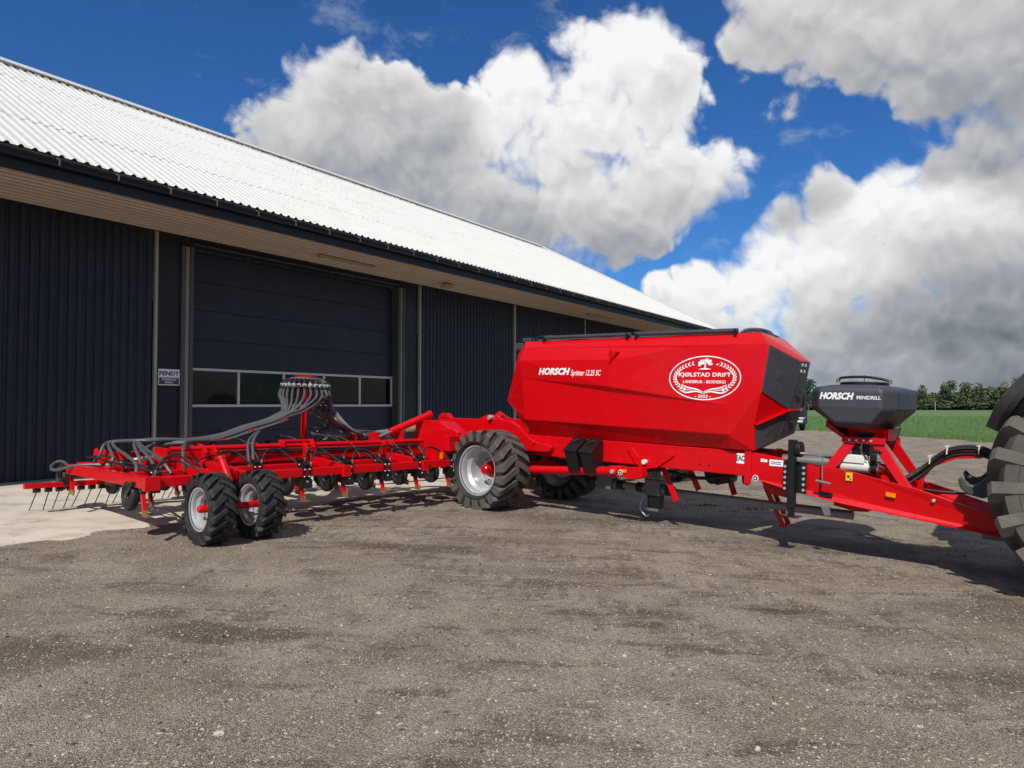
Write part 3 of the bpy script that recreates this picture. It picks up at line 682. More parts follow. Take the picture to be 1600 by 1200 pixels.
press('emblem_ring', flat(ring(EU, EW, EA, EB, .0125)), .003)
tr = MB()
def disc(mb, x, z, r, i): mb.add([(x+r*math.cos(k*math.pi/4), EY_-.0001*i, z+r*.9*math.sin(k*math.pi/4)) for k in range(8)], [tuple(range(8))])
for i in range(34):
    a = random.uniform(-.35, math.pi+.35); q = random.uniform(.55, 1.); disc(tr, EU+q*.082*math.cos(a), EW+.168+q*.052*math.sin(a), random.uniform(.011, .019), i)
for i in range(7): disc(tr, EU+random.uniform(-.05, .05), EW+.175+random.uniform(-.01, .02), random.uniform(.008, .012), 40+i)
tr.add([(EU-.011, EY_, EW+.105), (EU+.011, EY_, EW+.105), (EU+.008, EY_, EW+.17), (EU-.008, EY_, EW+.17)], [(0,1,2,3)])
for s in (-1, 1): tr.add([(EU, EY_-.006, EW+.098), (EU+s*.085, EY_-.006, EW+.102), (EU+s*.03, EY_-.006, EW+.116), (EU, EY_-.006, EW+.12)], [(0,1,2,3)])
press('emblem_tree', tr, .003)
for s in (-1, 1):
    wh = MB(); i = 0
    for k in range(15):
        a = R(62-k*8.2); px_ = EU+s*.372*math.cos(a); pz = EW+.185*math.sin(a)+.004
        tg = math.atan2(-.185*math.cos(a)*-1, .372*math.sin(a)*-1*1)
        tg = math.atan2(.185*math.cos(a), -.372*math.sin(a))
        for sd_ in (-1, 1):
            ang = tg+sd_*.62
            if s < 0: ang = math.pi-ang
            pl = leafp(px_, pz, ang, .046, .017); wh.add([(x, EY_-.0003*i, z) for x, z in pl], [(0,1,2,3)]); i += 1
    press('emblem_wreath', wh, .003)
    for q, wd in (([(.285, -.078), (.20, -.115), (.09, -.135), (0, -.168)], .017), ([(.31, -.137), (.225, -.175), (.09, -.160), (0, -.184)], .017), ([(.30, -.112), (.225, -.139), (.13, -.145)], .010)):
        press('emblem_ribbon', flat(ribbon2([(EU+s*x, EW+z) for x, z in q], wd), EY_), .0045)
flank_text('KJØLSTAD DRIFT', EU, EW+.032, .655, .062, 0, .018, .004)
flank_text('LANDBRUK - BIOENERGI', EU, EW-.046, .53, .036, 0, .012, .004)
flank_text('- 2022 -', EU, EW-.216, .20, .034, 0, .016, .005)

# --- chassis
for s in (-1, 1):
    P('chassis_beam', MB().box(.15, 3.62, min(s*.45, s*.33), max(s*.45, s*.33), .785, 1.07), bevel=.01)
    P('drawbar_plate', MB().add([(3.63, s*.455, 1.07), (3.63, s*.455, .775), (4.10, s*.455, .675), (4.64, s*.435, .593), (5.95, s*.36, .45), (6.30, s*.30, .44), (6.30, s*.30, .60), (5.93, s*.36, .65), (5.32, s*.40, .822), (4.63, s*.435, .955), (4.08, s*.455, 1.012)]+
        [(3.63, s*.425, 1.07), (3.63, s*.425, .775), (4.10, s*.425, .675), (4.64, s*.405, .593), (5.95, s*.33, .45), (6.30, s*.27, .44), (6.30, s*.27, .60), (5.93, s*.33, .65), (5.32, s*.37, .822), (4.63, s*.405, .955), (4.08, s*.425, 1.012)],
        [tuple(range(11)), tuple(range(21, 10, -1))]+[(i, i+11, (i+1) % 11+11, (i+1) % 11) for i in range(11)]), bevel=.004)
    P('joint_flange', MB().box(3.575, 3.655, min(s*.475, s*.456), max(s*.475, s*.456), .70, 1.075), bevel=.004)
P('drawbar_floor', MB().add([(3.7, -.42, .80), (3.7, .42, .80), (6.25, .27, .47), (6.25, -.27, .47), (3.7, -.42, .77), (3.7, .42, .77), (6.25, .27, .445), (6.25, -.27, .445)], [(0,1,2,3), (4,5,6,7), (0,3,7,4), (1,2,6,5), (0,1,5,4), (2,3,7,6)]))
P('drawbar_eye', MB().box(6.28, 6.55, -.09, .09, .47, .56).lathe([(.06, -.05), (.11, -.05), (.11, .05), (.06, .05)], (6.6, 0, .515), 20), 'red_paint')
P('cross_member', MB().box(.3, .5, -.33, .33, .82, 1.0).box(2.0, 2.2, -.33, .33, .82, 1.0).box(3.3, 3.55, -.33, .33, .80, 1.03))
P('drawbar_bracket', MB().prism([(4.45, .60), (4.80, .55), (4.80, .50), (4.66, .49), (4.45, .53)], -.12, .12))
P('drawbar_bracket', MB().prism([(3.70, .80), (4.05, .72), (4.02, .58), (3.84, .60), (3.74, .70)], -.34, -.22))
P('stamped_plate', MB().prism([(2.02, 1.0), (2.10, 1.0), (2.17, .90), (2.30, .895), (2.40, .92), (2.58, .995), (2.67, .99), (2.68, .94), (2.45, .78), (2.25, .74), (2.14, .80), (2.02, .96)], -.475, -.452), bevel=.006)
P('plate_pin', MB().cyl((2.29, -.53, .84), (2.29, -.45, .84), .032, 10), 'white_plastic', .004)
for u in (3.02, 3.14): P('bolt_hole', MB().cyl((u, -.4535, .87), (u, -.449, .87), .012, 8), 'black_paint', 0)
P('eac_mark', MB().box(3.475, 3.565, -.4545, -.451, .925, 1.04), 'white_print', 0)
side_text('mark_lettering', 'EAC', 3.52, .983, .088, 0, .002, .62, -.4558, 'dark_print', parent=sd, slope=0)
P('maker_plate', MB().box(3.86, 4.02, -.4600, -.4562, .93, 1.0), 'white_print', 0)
for z in (.955, .975): P('plate_print', MB().box(3.875, 3.99, -.4612, -.4602, z-.004, z+.004), 'dark_print', 0)
P('decal', MB().box(3.76, 3.80, -.4590, -.4565, .965, 1.0).box(3.805, 3.835, -.4590, -.4565, .965, .995), 'white_print', 0)
for c in ((3.705, -.4565, .775), (2.04, -.66, .69)):
    P('round_decal', MB().cyl((c[0], c[1]-.003, c[2]), (c[0], c[1], c[2]), .034, 16), 'white_print', 0)
    P('round_decal', MB().cyl((c[0], c[1]-.005, c[2]), (c[0], c[1]-.0035, c[2]), .026, 16), 'navy_print', 0)
    P('round_decal', MB().cyl((c[0], c[1]-.007, c[2]), (c[0], c[1]-.0055, c[2]), .010, 12), 'white_print', 0)
# rear swing arms
arch = [(-1.50, 1.23), (-1.36, 1.24), (-.50, 1.255), (-.2, 1.27), (.05, 1.25), (.22, 1.17), (.36, 1.07), (.48, 1.0), (.60, .965), (.78, .955), (.815, .92), (.80, .87), (.74, .845), (.40, .84), (.15, .80), (-.2, .80), (-.75, .80), (-1.0, .72), (-1.5, .72)]
for s in (-1, 1):
    P('rear_arm', MB().prism(arch, s*.50-.04, s*.50+.04), bevel=.012)
    P('arm_pin', MB().cyl((.52, s*.55-.01*s, .96), (.52, s*.53, .96), .03, 12), 'red_paint', .004)
    P('axle_stub', MB().cyl((0, s*.5, .56), (0, s*.95, .56), .07, 14).box(-.12, .12, min(s*.46, s*.54), max(s*.46, s*.54), .42, .85), 'red_paint')
P('axle', MB().cyl((0, -.5, .56), (0, .5, .56), .07, 14).box(-1.35, -1.05, -.46, .46, .74, 1.0), 'red_paint', 0)
for s in (-1, 1): P('arm_bolt', MB().cyl((.50, s*.545, .965), (.50, s*.555, .965), .03, 12), 'red_paint', .003)
P('top_lug', MB().prism([(-1.50, 1.235), (-1.42, 1.31), (-1.30, 1.31), (-1.22, 1.24)], -.55, -.45).prism([(-.62, 1.25), (-.42, 1.33), (-.25, 1.325), (-.12, 1.25)], -.53, -.47).prism([(-.62, 1.25), (-.42, 1.33), (-.25, 1.325), (-.12, 1.25)], .47, .53))
P('pivot_pin', MB().cyl((-.33, -.60, 1.285), (-.33, -.40, 1.285), .035, 12), 'bolt_zinc', .004)
# rear push rods, tool boxes, under-frame tubing
P('push_rod', MB().cyl((.25, -.56, .56), (1.95, -.56, .695), .058, 18), 'red_paint', 0)
P('rod_head', MB().beam((1.85, -.56, .69), (2.02, -.56, .70), .16, .14).cyl((1.93, -.68, .695), (1.93, -.44, .695), .05, 12), 'red_paint', .01)
P('rod_pin', MB().cyl((1.93, -.70, .695), (1.93, -.68, .695), .028, 12), 'bolt_zinc', .003)
P('rod_lug', MB().prism([(2.0, .75), (2.30, .78), (2.34, .66), (2.2, .62), (2.0, .64)], -.64, -.48), 'red_paint')
P('reflector', MB().box(2.02, 2.12, -.655, -.645, .695, .735), 'amber_lens', .003)
for k, u in enumerate((1.19, 1.44)):
    bx = P('tool_box', MB().prism([(u, 1.06), (u+.20, 1.06), (u+.20, .66), (u+.03, .66), (u, .98)], -.50, -.46).add(
        [(u, -.74, .92), (u+.20, -.74, .92), (u+.20, -.50, 1.075), (u, -.50, 1.075), (u+.03, -.66, .64), (u+.20, -.66, .64), (u+.20, -.50, .64), (u+.03, -.50, .64)],
        [(0,1,2,3), (0,1,5,4), (4,5,6,7), (1,2,6,5), (0,3,7,4)]), 'black_paint', .01)
    obj('handle', MB().tube([(u+.07, -.645, .995), (u+.07, -.655, 1.03), (u+.14, -.60, 1.065), (u+.14, -.59, 1.03)], .009, 6), 'black_rubber', bx)
    obj('lid', MB().add([(u-.008, -.745, .93), (u+.208, -.745, .93), (u+.208, -.495, 1.09), (u-.008, -.495, 1.09), (u-.008, -.75, .905), (u+.208, -.75, .905), (u+.208, -.495, 1.072), (u-.008, -.495, 1.072)], [(0,1,2,3), (4,5,6,7), (0,1,5,4), (1,2,6,5), (2,3,7,6), (3,0,4,7)]), 'black_paint', bx, bevel=.004)
P('air_pipe', MB().cyl((1.2, 0, .47), (2.02, 0, .44), .05, 14).cyl((2.42, 0, .435), (4.62, 0, .43), .05, 14), 'dull_tube', 0)
for u in (1.27, 2.02): 
    mtr = P('seed_meter', MB().box(u+.04, u+.26, -.10, .10, .37, .58).cyl((u-.02, 0, .45), (u+.32, 0, .45), .075, 12), 'cast_grey', .012)
    if u > 2: obj('chute', MB().prism([(u+.07, .38), (u+.25, .38), (u+.24, .20), (u+.08, .20)], -.07, .07), 'black_paint', mtr, bevel=.005)
    for q0, q1 in ((u-.12, u-.02), (u+.32, u+.42)): obj('hose_cuff', MB().cyl((q0, 0, .45), (q1, 0, .447), .068, 12), 'black_rubber', mtr)
    if u > 2: obj('crank_handle', MB().tube([(u+.06, -.14, .36), (u+.03, -.16, .26), (u+.03, -.16, .18), (u+.12, -.16, .10), (u+.15, -.16, .13)], .009, 6, 3), 'bare_steel', mtr)
    obj('neck', MB().cyl((u+.06, -.05, .60), (u+.06, -.05, .80), .012, 6).cyl((u+.24, -.05, .60), (u+.24, -.05, .80), .012, 6).box(u+.1, u+.2, -.05, .05, .60, .78), 'cast_grey', mtr)
P('chute_plate', MB().box(2.09, 2.27, -.10, -.08, .17, .205), 'bare_steel', .004)
for (u0, w0, u1, w1, y) in ((2.38, .80, 2.60, .36, -.22), (2.62, .80, 2.78, .50, .02), (3.02, .80, 3.14, .46, .28)):
    P('hanger_strap', MB().beam((u0, y, w0), (u1, y, w1), .02, .075, (1, 0, 0)), 'red_paint', .004)
P('transfer_case', MB().prism([(2.75, .80), (3.15, .80), (3.12, .62), (2.95, .57), (2.8, .62)], .15, .4).prism([(3.25, .80), (3.40, .78), (3.34, .60), (3.26, .62)], .2, .26).cyl((2.9, .1, .66), (2.9, .15, .66), .08, 14), 'black_paint', .02)
P('under_hose', MB().tube([(1.6, -.2, .74), (1.9, -.15, .66), (2.3, -.1, .72), (2.8, -.05, .66), (3.3, -.1, .74)], .022, 8).tube([(.6, -.3, .74), (1.1, -.25, .68), (1.6, -.1, .74), (2.2, 0, .70)], .02, 8), 'black_rubber', 0)
lad = []
for y in (-.28, -.10):
    P('ladder_rail', MB().beam((3.62, y+.3, .66), (3.86, y+.3, .19), .022, .055, (1, 0, 0)), 'red_paint', .004)
P('ladder_step', MB().box(3.81, 3.90, .01, .21, .195, .215).box(3.72, 3.79, .01, .21, .42, .44), 'red_paint', .003)
# parking jack with gearbox
jk = P('parking_jack', MB().box(4.10, 4.175, -.57, -.485, .50, 1.24), 'black_paint', .006)
obj('jack_foot', MB().box(4.11, 4.165, -.56, -.50, .42, .50).box(4.05, 4.23, -.61, -.45, .405, .42), 'black_paint', jk, bevel=.006)
obj('gearbox', MB().cyl((4.18, -.53, 1.14), (4.24, -.53, 1.14), .085, 18), 'black_paint', jk, bevel=.008)
obj('shaft', MB().cyl((4.24, -.54, 1.10), (4.44, -.54, 1.10), .014, 8).box(4.40, 4.47, -.555, -.525, 1.085, 1.115), 'bare_steel', jk)
obj('crank_handle', MB().tube([(4.455, -.54, 1.10), (4.455, -.54, .84), (4.44, -.56, .80)], .006, 6, 0).cyl((4.40, -.56, .825), (4.55, -.56, .805), .014, 8), 'cast_grey', jk)
obj('mount_plate', MB().box(4.02, 4.27, -.478, -.457, .66, 1.0), 'black_paint', jk, bevel=.004)
for z in (.70, .76, .82, .88, .94):
    for u in (4.045, 4.245): obj('bolt', MB().cyl((u, -.492, z), (u, -.478, z), .016, 8), 'bolt_zinc', jk)
P('suction_hose', MB().tube([(3.9, -.15, .98), (4.2, -.12, .99), (4.6, -.05, .99)], .07, 14), 'cast_grey', 0)
P('plate_slot', MB().box(4.40, 4.53, -.4495, -.43, .655, .70).box(4.40, 4.415, -.449, -.43, .70, .86), 'black_paint', 0)
P('yellow_decal', MB().box(4.66, 4.725, -.4385, -.434, .845, .93), 'yellow_print', 0)
P('yellow_decal', MB().box(4.672, 4.70, -.4392, -.4386, .875, .9).box(4.70, 4.713, -.4392, -.4386, .853, .87), 'dark_print', 0)
P('reflector', MB().beam((5.04, -.421, .745), (5.13, -.416, .735), .01, .045), 'amber_lens', .003)
P('plate_bolt', MB().cyl((5.46, -.405, .725), (5.46, -.385, .725), .018, 10), 'bolt_zinc', .003)
P('latch_hook', MB().prism([(4.42, .55), (4.50, .56), (4.52, .46), (4.46, .45)], -.46, -.42), 'cast_grey', .006)
# --- seed hopper on the drawbar
def octa(u0, u1, vy, ch, w): return [(u0+ch, -vy, w), (u1-ch, -vy, w), (u1, -vy+ch*1.3, w), (u1, vy-ch*1.3, w), (u1-ch, vy, w), (u0+ch, vy, w), (u0, vy-ch*1.3, w), (u0, -vy+ch*1.3, w)]
hp = MB(); lv = [octa(4.54, 4.93, .42, .05, 1.395), octa(4.51, 4.955, .50, .06, 1.425), octa(4.49, 4.975, .53, .07, 1.45), octa(4.295, 5.12, .55, .11, 1.585), octa(4.28, 5.135, .555, .12, 1.61), octa(4.28, 5.135, .555, .12, 1.785), octa(4.31, 5.11, .53, .12, 1.82), octa(4.42, 5.02, .46, .11, 1.845), octa(4.50, 4.97, .40, .08, 1.85)]
hp.add([p for l in lv for p in l], [(i*8+j, i*8+(j+1) % 8, (i+1)*8+(j+1) % 8, (i+1)*8+j) for i in range(len(lv)-1) for j in range(8)]+[tuple(range(8)), tuple(range(len(lv)*8-8, len(lv)*8))])
hop = P('hopper', hp, 'dark_grey_plastic', .018)
obj('lid', MB().lathe([(.24, -.02), (.24, .012), (.22, .022), (.01, .025)], n=28), 'black_paint', hop, (4.73, -.1, 1.865), (math.pi/2, 0, 0))
obj('lid_strap', MB().tube([(4.47, -.1, 1.90), (4.50, -.1, 1.935), (4.73, -.1, 1.945), (4.93, -.1, 1.915), (4.99, -.1, 1.885)], .014, 8), 'black_paint', hop)
obj('strap_clamp', MB().cyl((4.46, -.1, 1.885), (4.46, -.1, 1.925), .02, 8).cyl((4.98, -.1, 1.87), (4.98, -.1, 1.915), .022, 8).cyl((4.73, -.1, 1.875), (4.73, -.1, 1.965), .006, 6), 'cast_grey', hop)
side_text('lettering', 'HORSCH', 4.577, 1.722, .094, .28, .0044, .86, -.5585, parent=hop)
side_text('lettering', 'MINIDRILL', 4.893, 1.712, .052, 0, .0008, .95, -.5585, parent=hop)
fr = P('hopper_stand', MB().add(octa(4.60, 5.02, .33, .04, 1.395)+octa(4.62, 4.99, .20, .03, 1.27), [(j, (j+1) % 8, (j+1) % 8+8, j+8) for j in range(8)]).add([(4.44, -.40, 1.47), (4.60, -.30, 1.31), (4.60, .30, 1.31), (4.44, .40, 1.47), (4.43, -.40, 1.40), (4.59, -.30, 1.27), (4.59, .30, 1.27), (4.43, .40, 1.40)], [(0,1,2,3), (4,5,6,7), (0,1,5,4), (2,3,7,6), (0,3,7,4)]), bevel=.004)
obj('hatch', MB().lathe([(.075, 0), (.075, .01), (.005, .012)], n=20), 'black_paint', fr, (4.80, -.275, 1.335), (R(180+24), 0, 0)).scale = (1.25, 1, .45)
for s in (-1, 1):
    y0, y1 = s*.36, s*.30
    obj('stand_leg', MB().add([(4.40, y0, .94), (4.52, y0, .94), (4.73, y1, 1.255), (4.62, y1, 1.275), (4.40, y0-s*.05, .94), (4.52, y0-s*.05, .94), (4.73, y1-s*.05, 1.255), (4.62, y1-s*.05, 1.275)], [(0,1,2,3), (4,5,6,7), (0,1,5,4), (1,2,6,5), (2,3,7,6), (3,0,4,7)]), 'red_paint', fr, bevel=.004)
    obj('stand_leg', MB().add([(5.16, y0, .82), (5.27, y0, .80), (4.97, y1, 1.275), (4.85, y1, 1.255), (5.16, y0-s*.05, .82), (5.27, y0-s*.05, .80), (4.97, y1-s*.05, 1.275), (4.85, y1-s*.05, 1.255)], [(0,1,2,3), (4,5,6,7), (0,1,5,4), (1,2,6,5), (2,3,7,6), (3,0,4,7)]), 'red_paint', fr, bevel=.004)
    obj('stand_rail', MB().box(4.58, 5.0, min(y1-.0, y1+s*.03), max(y1, y1+s*.03), 1.235, 1.30), 'red_paint', fr, bevel=.004)
for u in (4.66, 4.73, 4.80, 4.87): obj('bolt', MB().cyl((u, -.345, 1.268), (u, -.33, 1.268), .013, 8), 'bolt_zinc', fr)
mt = P('metering_unit', MB().cyl((4.55, -.22, .99), (4.85, -.22, .99), .07, 14).box(4.58, 4.80, -.30, -.12, 1.02, 1.11), 'white_plastic', .01)
obj('meter_frame', MB().box(4.64, 4.65, -.29, -.27, 1.1, 1.24).box(4.76, 4.77, -.29, -.27, 1.1, 1.24).box(4.62, 4.80, -.29, -.27, 1.095, 1.11), 'bare_steel', mt)
obj('meter_housing', MB().box(4.66, 4.82, -.2, .05, 1.1, 1.25).cyl((4.70, -.2, 1.18), (4.70, -.245, 1.18), .055, 14), 'black_paint', mt, bevel=.006)
for q0, q1 in ((4.44, 4.55), (4.85, 4.93)): obj('hose_cuff', MB().cyl((q0, -.21, .987), (q1, -.22, .987), .07, 14), 'black_rubber', mt)
obj('hose_clamp', MB().cyl((4.55, -.218, .989), (4.565, -.22, .99), .072, 14).cyl((4.835, -.22, .985), (4.85, -.22, .985), .070, 14).cyl((4.915, -.22, .981), (4.93, -.22, .98), .070, 14), 'bare_steel', mt)
P('air_elbow', MB().tube([(4.93, -.22, .98), (5.02, -.22, .965), (5.08, -.21, .89), (5.09, -.2, .74)], .058, 14), 'red_paint', 0)
P('connector', MB().box(4.86, 4.92, -.34, -.28, 1.06, 1.14).box(4.88, 4.97, -.33, -.29, 1.14, 1.18), 'black_paint', .01)
P('cable', MB().tube([(4.90, -.31, 1.07), (4.98, -.3, 1.0), (5.1, -.3, .96), (5.16, -.28, .9)], .008, 6).tube([(5.07, -.2, 1.47), (5.12, -.25, 1.42), (5.10, -.3, 1.30), (5.02, -.3, 1.24)], .006, 6).tube([(4.72, -.28, 1.24), (4.78, -.3, 1.14), (4.83, -.3, 1.06)], .008, 6), 'black_rubber', 0)
# hose carrier to the tractor
P('hose_carrier', MB().prism([(5.24, .72), (5.29, .72), (5.29, .90), (5.38, 1.03), (5.58, 1.13), (5.80, 1.15), (5.80, 1.19), (5.56, 1.185), (5.33, 1.06), (5.24, .94)], -.04, .04), bevel=.004)
for u in (5.52, 5.58, 5.64, 5.70): P('hose_fork', MB().box(u-.006, u+.006, -.04, .04, 1.17, 1.235), 'red_paint', .002)
hb = random.Random(3)
for k in range(9):
    y = -.09+.18*hb.random(); dz = -.035+.085*k/9
    P('hydraulic_hose', MB().tube([(4.95, y*2-.1, .74), (5.12, y*1.6-.05, .84+dz), (5.30, y, .99+dz), (5.50, y, 1.17+dz), (5.72, y, 1.225+dz), (5.90, y, 1.17+dz), (6.05, y+.05*k/9, .98), (6.35, y+.1, .90)], .014, 7), 'black_rubber', 0)
for c in ((5.36, 1.09), (5.51, 1.20), (5.78, 1.22)): P('cable_tie', MB().beam((c[0], -.09, c[1]-.03), (c[0]+.008, -.095, c[1]+.06), .02, .012, (1,0,0)).beam((c[0]-.01, -.08, c[1]+.05), (c[0]+.0, .07, c[1]+.055), .02, .008), 'white_plastic', 0)
P('loose_hose', MB().tube([(5.28, .1, .78), (5.5, .15, .77), (5.8, .2, .80), (6.05, .2, .98), (6.2, .2, 1.1)], .010, 6), 'black_rubber', 0)

# --- wheels
tyB, lgB = tyre(.565, .335, .56, 19, .042, R(17), .275)
tyS, lgS = tyre(.365, .205, .26, 17, .034, R(17), .20)
rmB = rim_mesh(.335, .56, .09); rmS = rim_mesh(.205, .26, .05)
def wheel(c, s, ty, lg, rm, dirty, hub_r, disc, lugs, hubm, hubl):
    w = obj('wheel', rm, 'rim_silver', sd, c, (0, random.uniform(0, 6), math.pi if s > 0 else 0))
    t = obj('tyre', ty, 'tyre_rubber', w); obj('tyre_lugs', lg, dirty, w); 
    obj('hub', MB().lathe([(hub_r*1.25, disc), (hub_r*1.2, disc-.03), (hub_r*.72, disc-.035), (hub_r*.66, disc-.035-hubl), (hub_r*.5, disc-.05-hubl), (.002, disc-.05-hubl)], n=20), hubm, w)
    b = MB()
    for k in range(lugs):
        a = 2*math.pi*k/lugs; rr = hub_r*1.75; b.cyl((rr*math.cos(a), disc-.035, rr*math.sin(a)), (rr*math.cos(a), disc+.01, rr*math.sin(a)), .013, 6)
    obj('wheel_nuts', b, 'bolt_zinc', w)
    return w
for s in (-1, 1): wheel((0, s*.92, .56), s, tyB, lgB, rmB, 'tyre_dusty', .10, .09, 10, 'red_paint', .15)

# --- toolbar wings (mirrored)
tine_shank = MB()
tine_shank.tube([(.03, 0, .03), (-.05, 0, -.03), (-.085, 0, -.11), (-.075, 0, -.19), (-.035, 0, -.27)], .017, 6, 3)
tine_shank.beam((-.03, 0, .0), (-.09, 0, -.10), .05, .07, (1, 0, 0))
TS = tine_shank.mesh('tine')
TC = MB().box(-.062, .062, -.055, -.022, -.085, .085).box(-.062, .062, .022, .055, -.085, .085).box(-.09, .08, -.06, .06, -.16, -.07).mesh('clamp')
tb = MB()
for yy in (-.033, .033):
    for zz in (-.04, .045): tb.ball((.062, yy, zz), .012, 6)
tb.ball((.075, 0, -.10), .014, 6); TBo = tb.mesh('bolts')
TK = MB().prism([(.05, -.10), (.10, -.11), (.115, -.145), (.09, -.175), (.05, -.165)], -.05, .05).mesh('coupling')
TV_ = MB().prism([(-.05, .06), (.03, .06), (.05, .10), (.01, .135), (-.04, .13)], -.03, .035).mesh('hose_port')
TSh = MB().beam((-.075, 0, -.12), (-.012, 0, -.30), .036, .042, (1, 0, 0)).mesh('shin')
TP = MB().add([(-.03, -.02, -.28), (.03, -.02, -.27), (.055, 0, -.345), (-.04, -.016, -.335), (-.03, .02, -.28), (.03, .02, -.27), (-.04, .016, -.335)], [(0,1,2,3), (4,6,2,5), (0,4,5,1), (3,2,6), (0,3,6,4), (1,5,2)]).mesh('point')
PW = MB().lathe([(.02, -.03), (.10, -.026), (.105, -.036), (.145, -.038), (.162, -.02), (.162, .02), (.145, .038), (.105, .036), (.10, .026), (.02, .03)], (-.40, 0, -.165), 24).mesh('press_wheel')
PH = MB().cyl((-.40, -.05, -.165), (-.40, .05, -.165), .016, 8).cyl((-.40, -.036, -.165), (-.40, .036, -.165), .03, 10).mesh('axle_nut')
PA = MB().beam((-.08, -.012, -.05), (-.24, -.02, -.02), .03, .05).beam((-.24, -.045, -.02), (-.40, -.045, -.165), .012, .045).mesh('wheel_arm')
ML = lambda me, m: (me.materials.append(MAT[m]) if not me.materials else None)
for me, m in ((TS, 'black_paint'), (TC, 'black_paint'), (TK, 'black_paint'), (TV_, 'black_paint'), (TBo, 'bolt_zinc'), (TSh, 'red_paint'), (TP, 'gold_steel'), (PW, 'black_rubber'), (PH, 'bolt_zinc'), (PA, 'black_paint')): ML(me, m)
HT = MB()
for i in range(24):
    a = i*2*math.pi/6; HT.add([], [])
HT.tube([(.0+.03*math.cos(a*1.0), -.035+.07*i/20, .03*math.sin(a)) for i, a in enumerate(np.linspace(0, 6*math.pi, 21))], .008, 5, 2)
HTm = MB(); HTm.cyl((0, -.036, 0), (0, .036, 0), .034, 12); HTm = HTm.mesh('spring_coil')
HR = MB().tube([(-.03, .02, .0), (-.15, .02, -.12), (-.29, .02, -.27), (-.33, .02, -.285)], .0065, 5, 2).mesh('harrow_tine')
for me in (HTm, HR): ML(me, 'black_paint')
def wing(s):
    Y = lambda v: s*v
    def yb(a, b): return (min(s*a, s*b), max(s*a, s*b))
    def bx(m, u0, u1, a, b, w0, w1): y0, y1 = yb(a, b); return m.box(u0, u1, y0, y1, w0, w1)
    P('front_bar', bx(MB(), -.55, -.45, 1.10, 5.32, .575, .675), bevel=.008)
    P('end_beam', MB().beam((-.44, Y(5.38), .62), (-2.78, Y(5.38), .555), .10, .115), bevel=.008)
    P('end_cap', bx(MB(), -.47, -.40, 5.30, 5.45, .545, .69), bevel=.006)
    P('middle_bar', bx(MB(), -1.15, -1.05, 1.10, 5.33, .57, .67), bevel=.008)
    P('middle_bar', bx(MB(), -1.95, -1.85, 1.10, 5.33, .55, .65), bevel=.008)
    P('rear_bar', bx(MB(), -2.75, -2.65, .9, 5.33, .535, .635), bevel=.008)
    mtb = P('main_tube', bx(MB(), -1.62, -1.32, .85, 4.85, .67, .86), bevel=.02)
    obj('end_plate', bx(MB(), -1.64, -1.30, 4.851, 4.875, .63, .89), 'red_paint', mtb, bevel=.004)
    obj('top_rail', MB().cyl((-1.345, Y(1.0), .885), (-1.345, Y(4.82), .875), .032, 12), 'red_paint', mtb)
    obj('grab_handle', MB().prism([(0, .86), (.10, .86), (.09, .92), (.06, .955), (.03, .955), (.015, .92)], -.03, .03), 'red_paint', mtb, (-1.38, Y(3.42), 0), bevel=.004)
    obj('grab_handle', MB().prism([(0, .86), (.10, .86), (.09, .92), (.06, .955), (.03, .955), (.015, .92)], -.03, .03), 'red_paint', mtb, (-1.38, Y(2.98), 0), bevel=.004)
    obj('grab_bar', MB().cyl((-1.335, Y(3.42), .935), (-1.335, Y(2.98), .935), .02, 10), 'red_paint', mtb)
    for v in (4.4, 3.05, 1.75):
        P('cross_beam', MB().beam((-.44, Y(v), .64), (-1.31, Y(v), .70), .09, .10).beam((-1.63, Y(v), .70), (-2.70, Y(v), .60), .09, .10), bevel=.006)
        P('beam_end', bx(MB(), -.455, -.405, v-.055, v+.055, .545, .69), bevel=.006)
        P('gusset', MB().prism([(-1.20, .84), (-1.29, .98-.06), (-1.315, .92), (-1.315, .70), (-1.22, .70)], Y(v)-.015+.06, Y(v)+.015+.06), bevel=.003)
        P('gusset', MB().prism([(-1.20, .84), (-1.29, .98-.06), (-1.315, .92), (-1.315, .70), (-1.22, .70)], Y(v)-.015-.06, Y(v)+.015-.06), bevel=.003)
    # toothed stop plates on the rear of the wing
    P('stop_plate', MB().prism([(.0, .62), (.0, .79), (.035, .82), (.07, .775), (.14, .835), (.22, .76), (.36, .80), (.50, .80), (.60, .72), (.66, .65), (.45, .60)], -.012, .012), loc=(-2.55, Y(5.20), 0), rot=(0, 0, R(20)*s*-1), bevel=.003)
    P('stop_plate', MB().prism([(.25, .60), (.28, .80), (.50, .80), (.60, .72), (.66, .65), (.45, .58)], -.012, .012), loc=(-2.45, Y(5.0), 0), rot=(0, 0, R(20)*s*-1), bevel=.003)
    P('fold_cylinder', MB().cyl((-1.75, Y(4.55), .80), (-1.95, Y(5.05), .70), .03, 12).cyl((-1.95, Y(5.05), .70), (-2.02, Y(5.22), .66), .018, 8).ball((-2.02, Y(5.22), .66), .04), 'bare_steel', 0)
    # support wheels
    for v in (4.90, 4.36):
        wheel((-.17, Y(v), .362), s, tyS, lgS, rmS, 'tyre_rubber', .058, .05, 6, 'red_paint', .12 if v > 4.5 else .03)
    P('wheel_axle', MB().cyl((-.17, Y(4.30), .362), (-.17, Y(4.82), .362), .035, 14).beam((-.17, Y(4.63), .362), (-.50, Y(4.63), .60), .09, .09), bevel=.004)
    P('wheel_cylinder', MB().cyl((-.30, Y(4.63), .60), (-.44, Y(4.66), .83), .042, 14).cyl((-.44, Y(4.66), .83), (-.455, Y(4.665), .855), .05, 14), 'red_paint', 0)
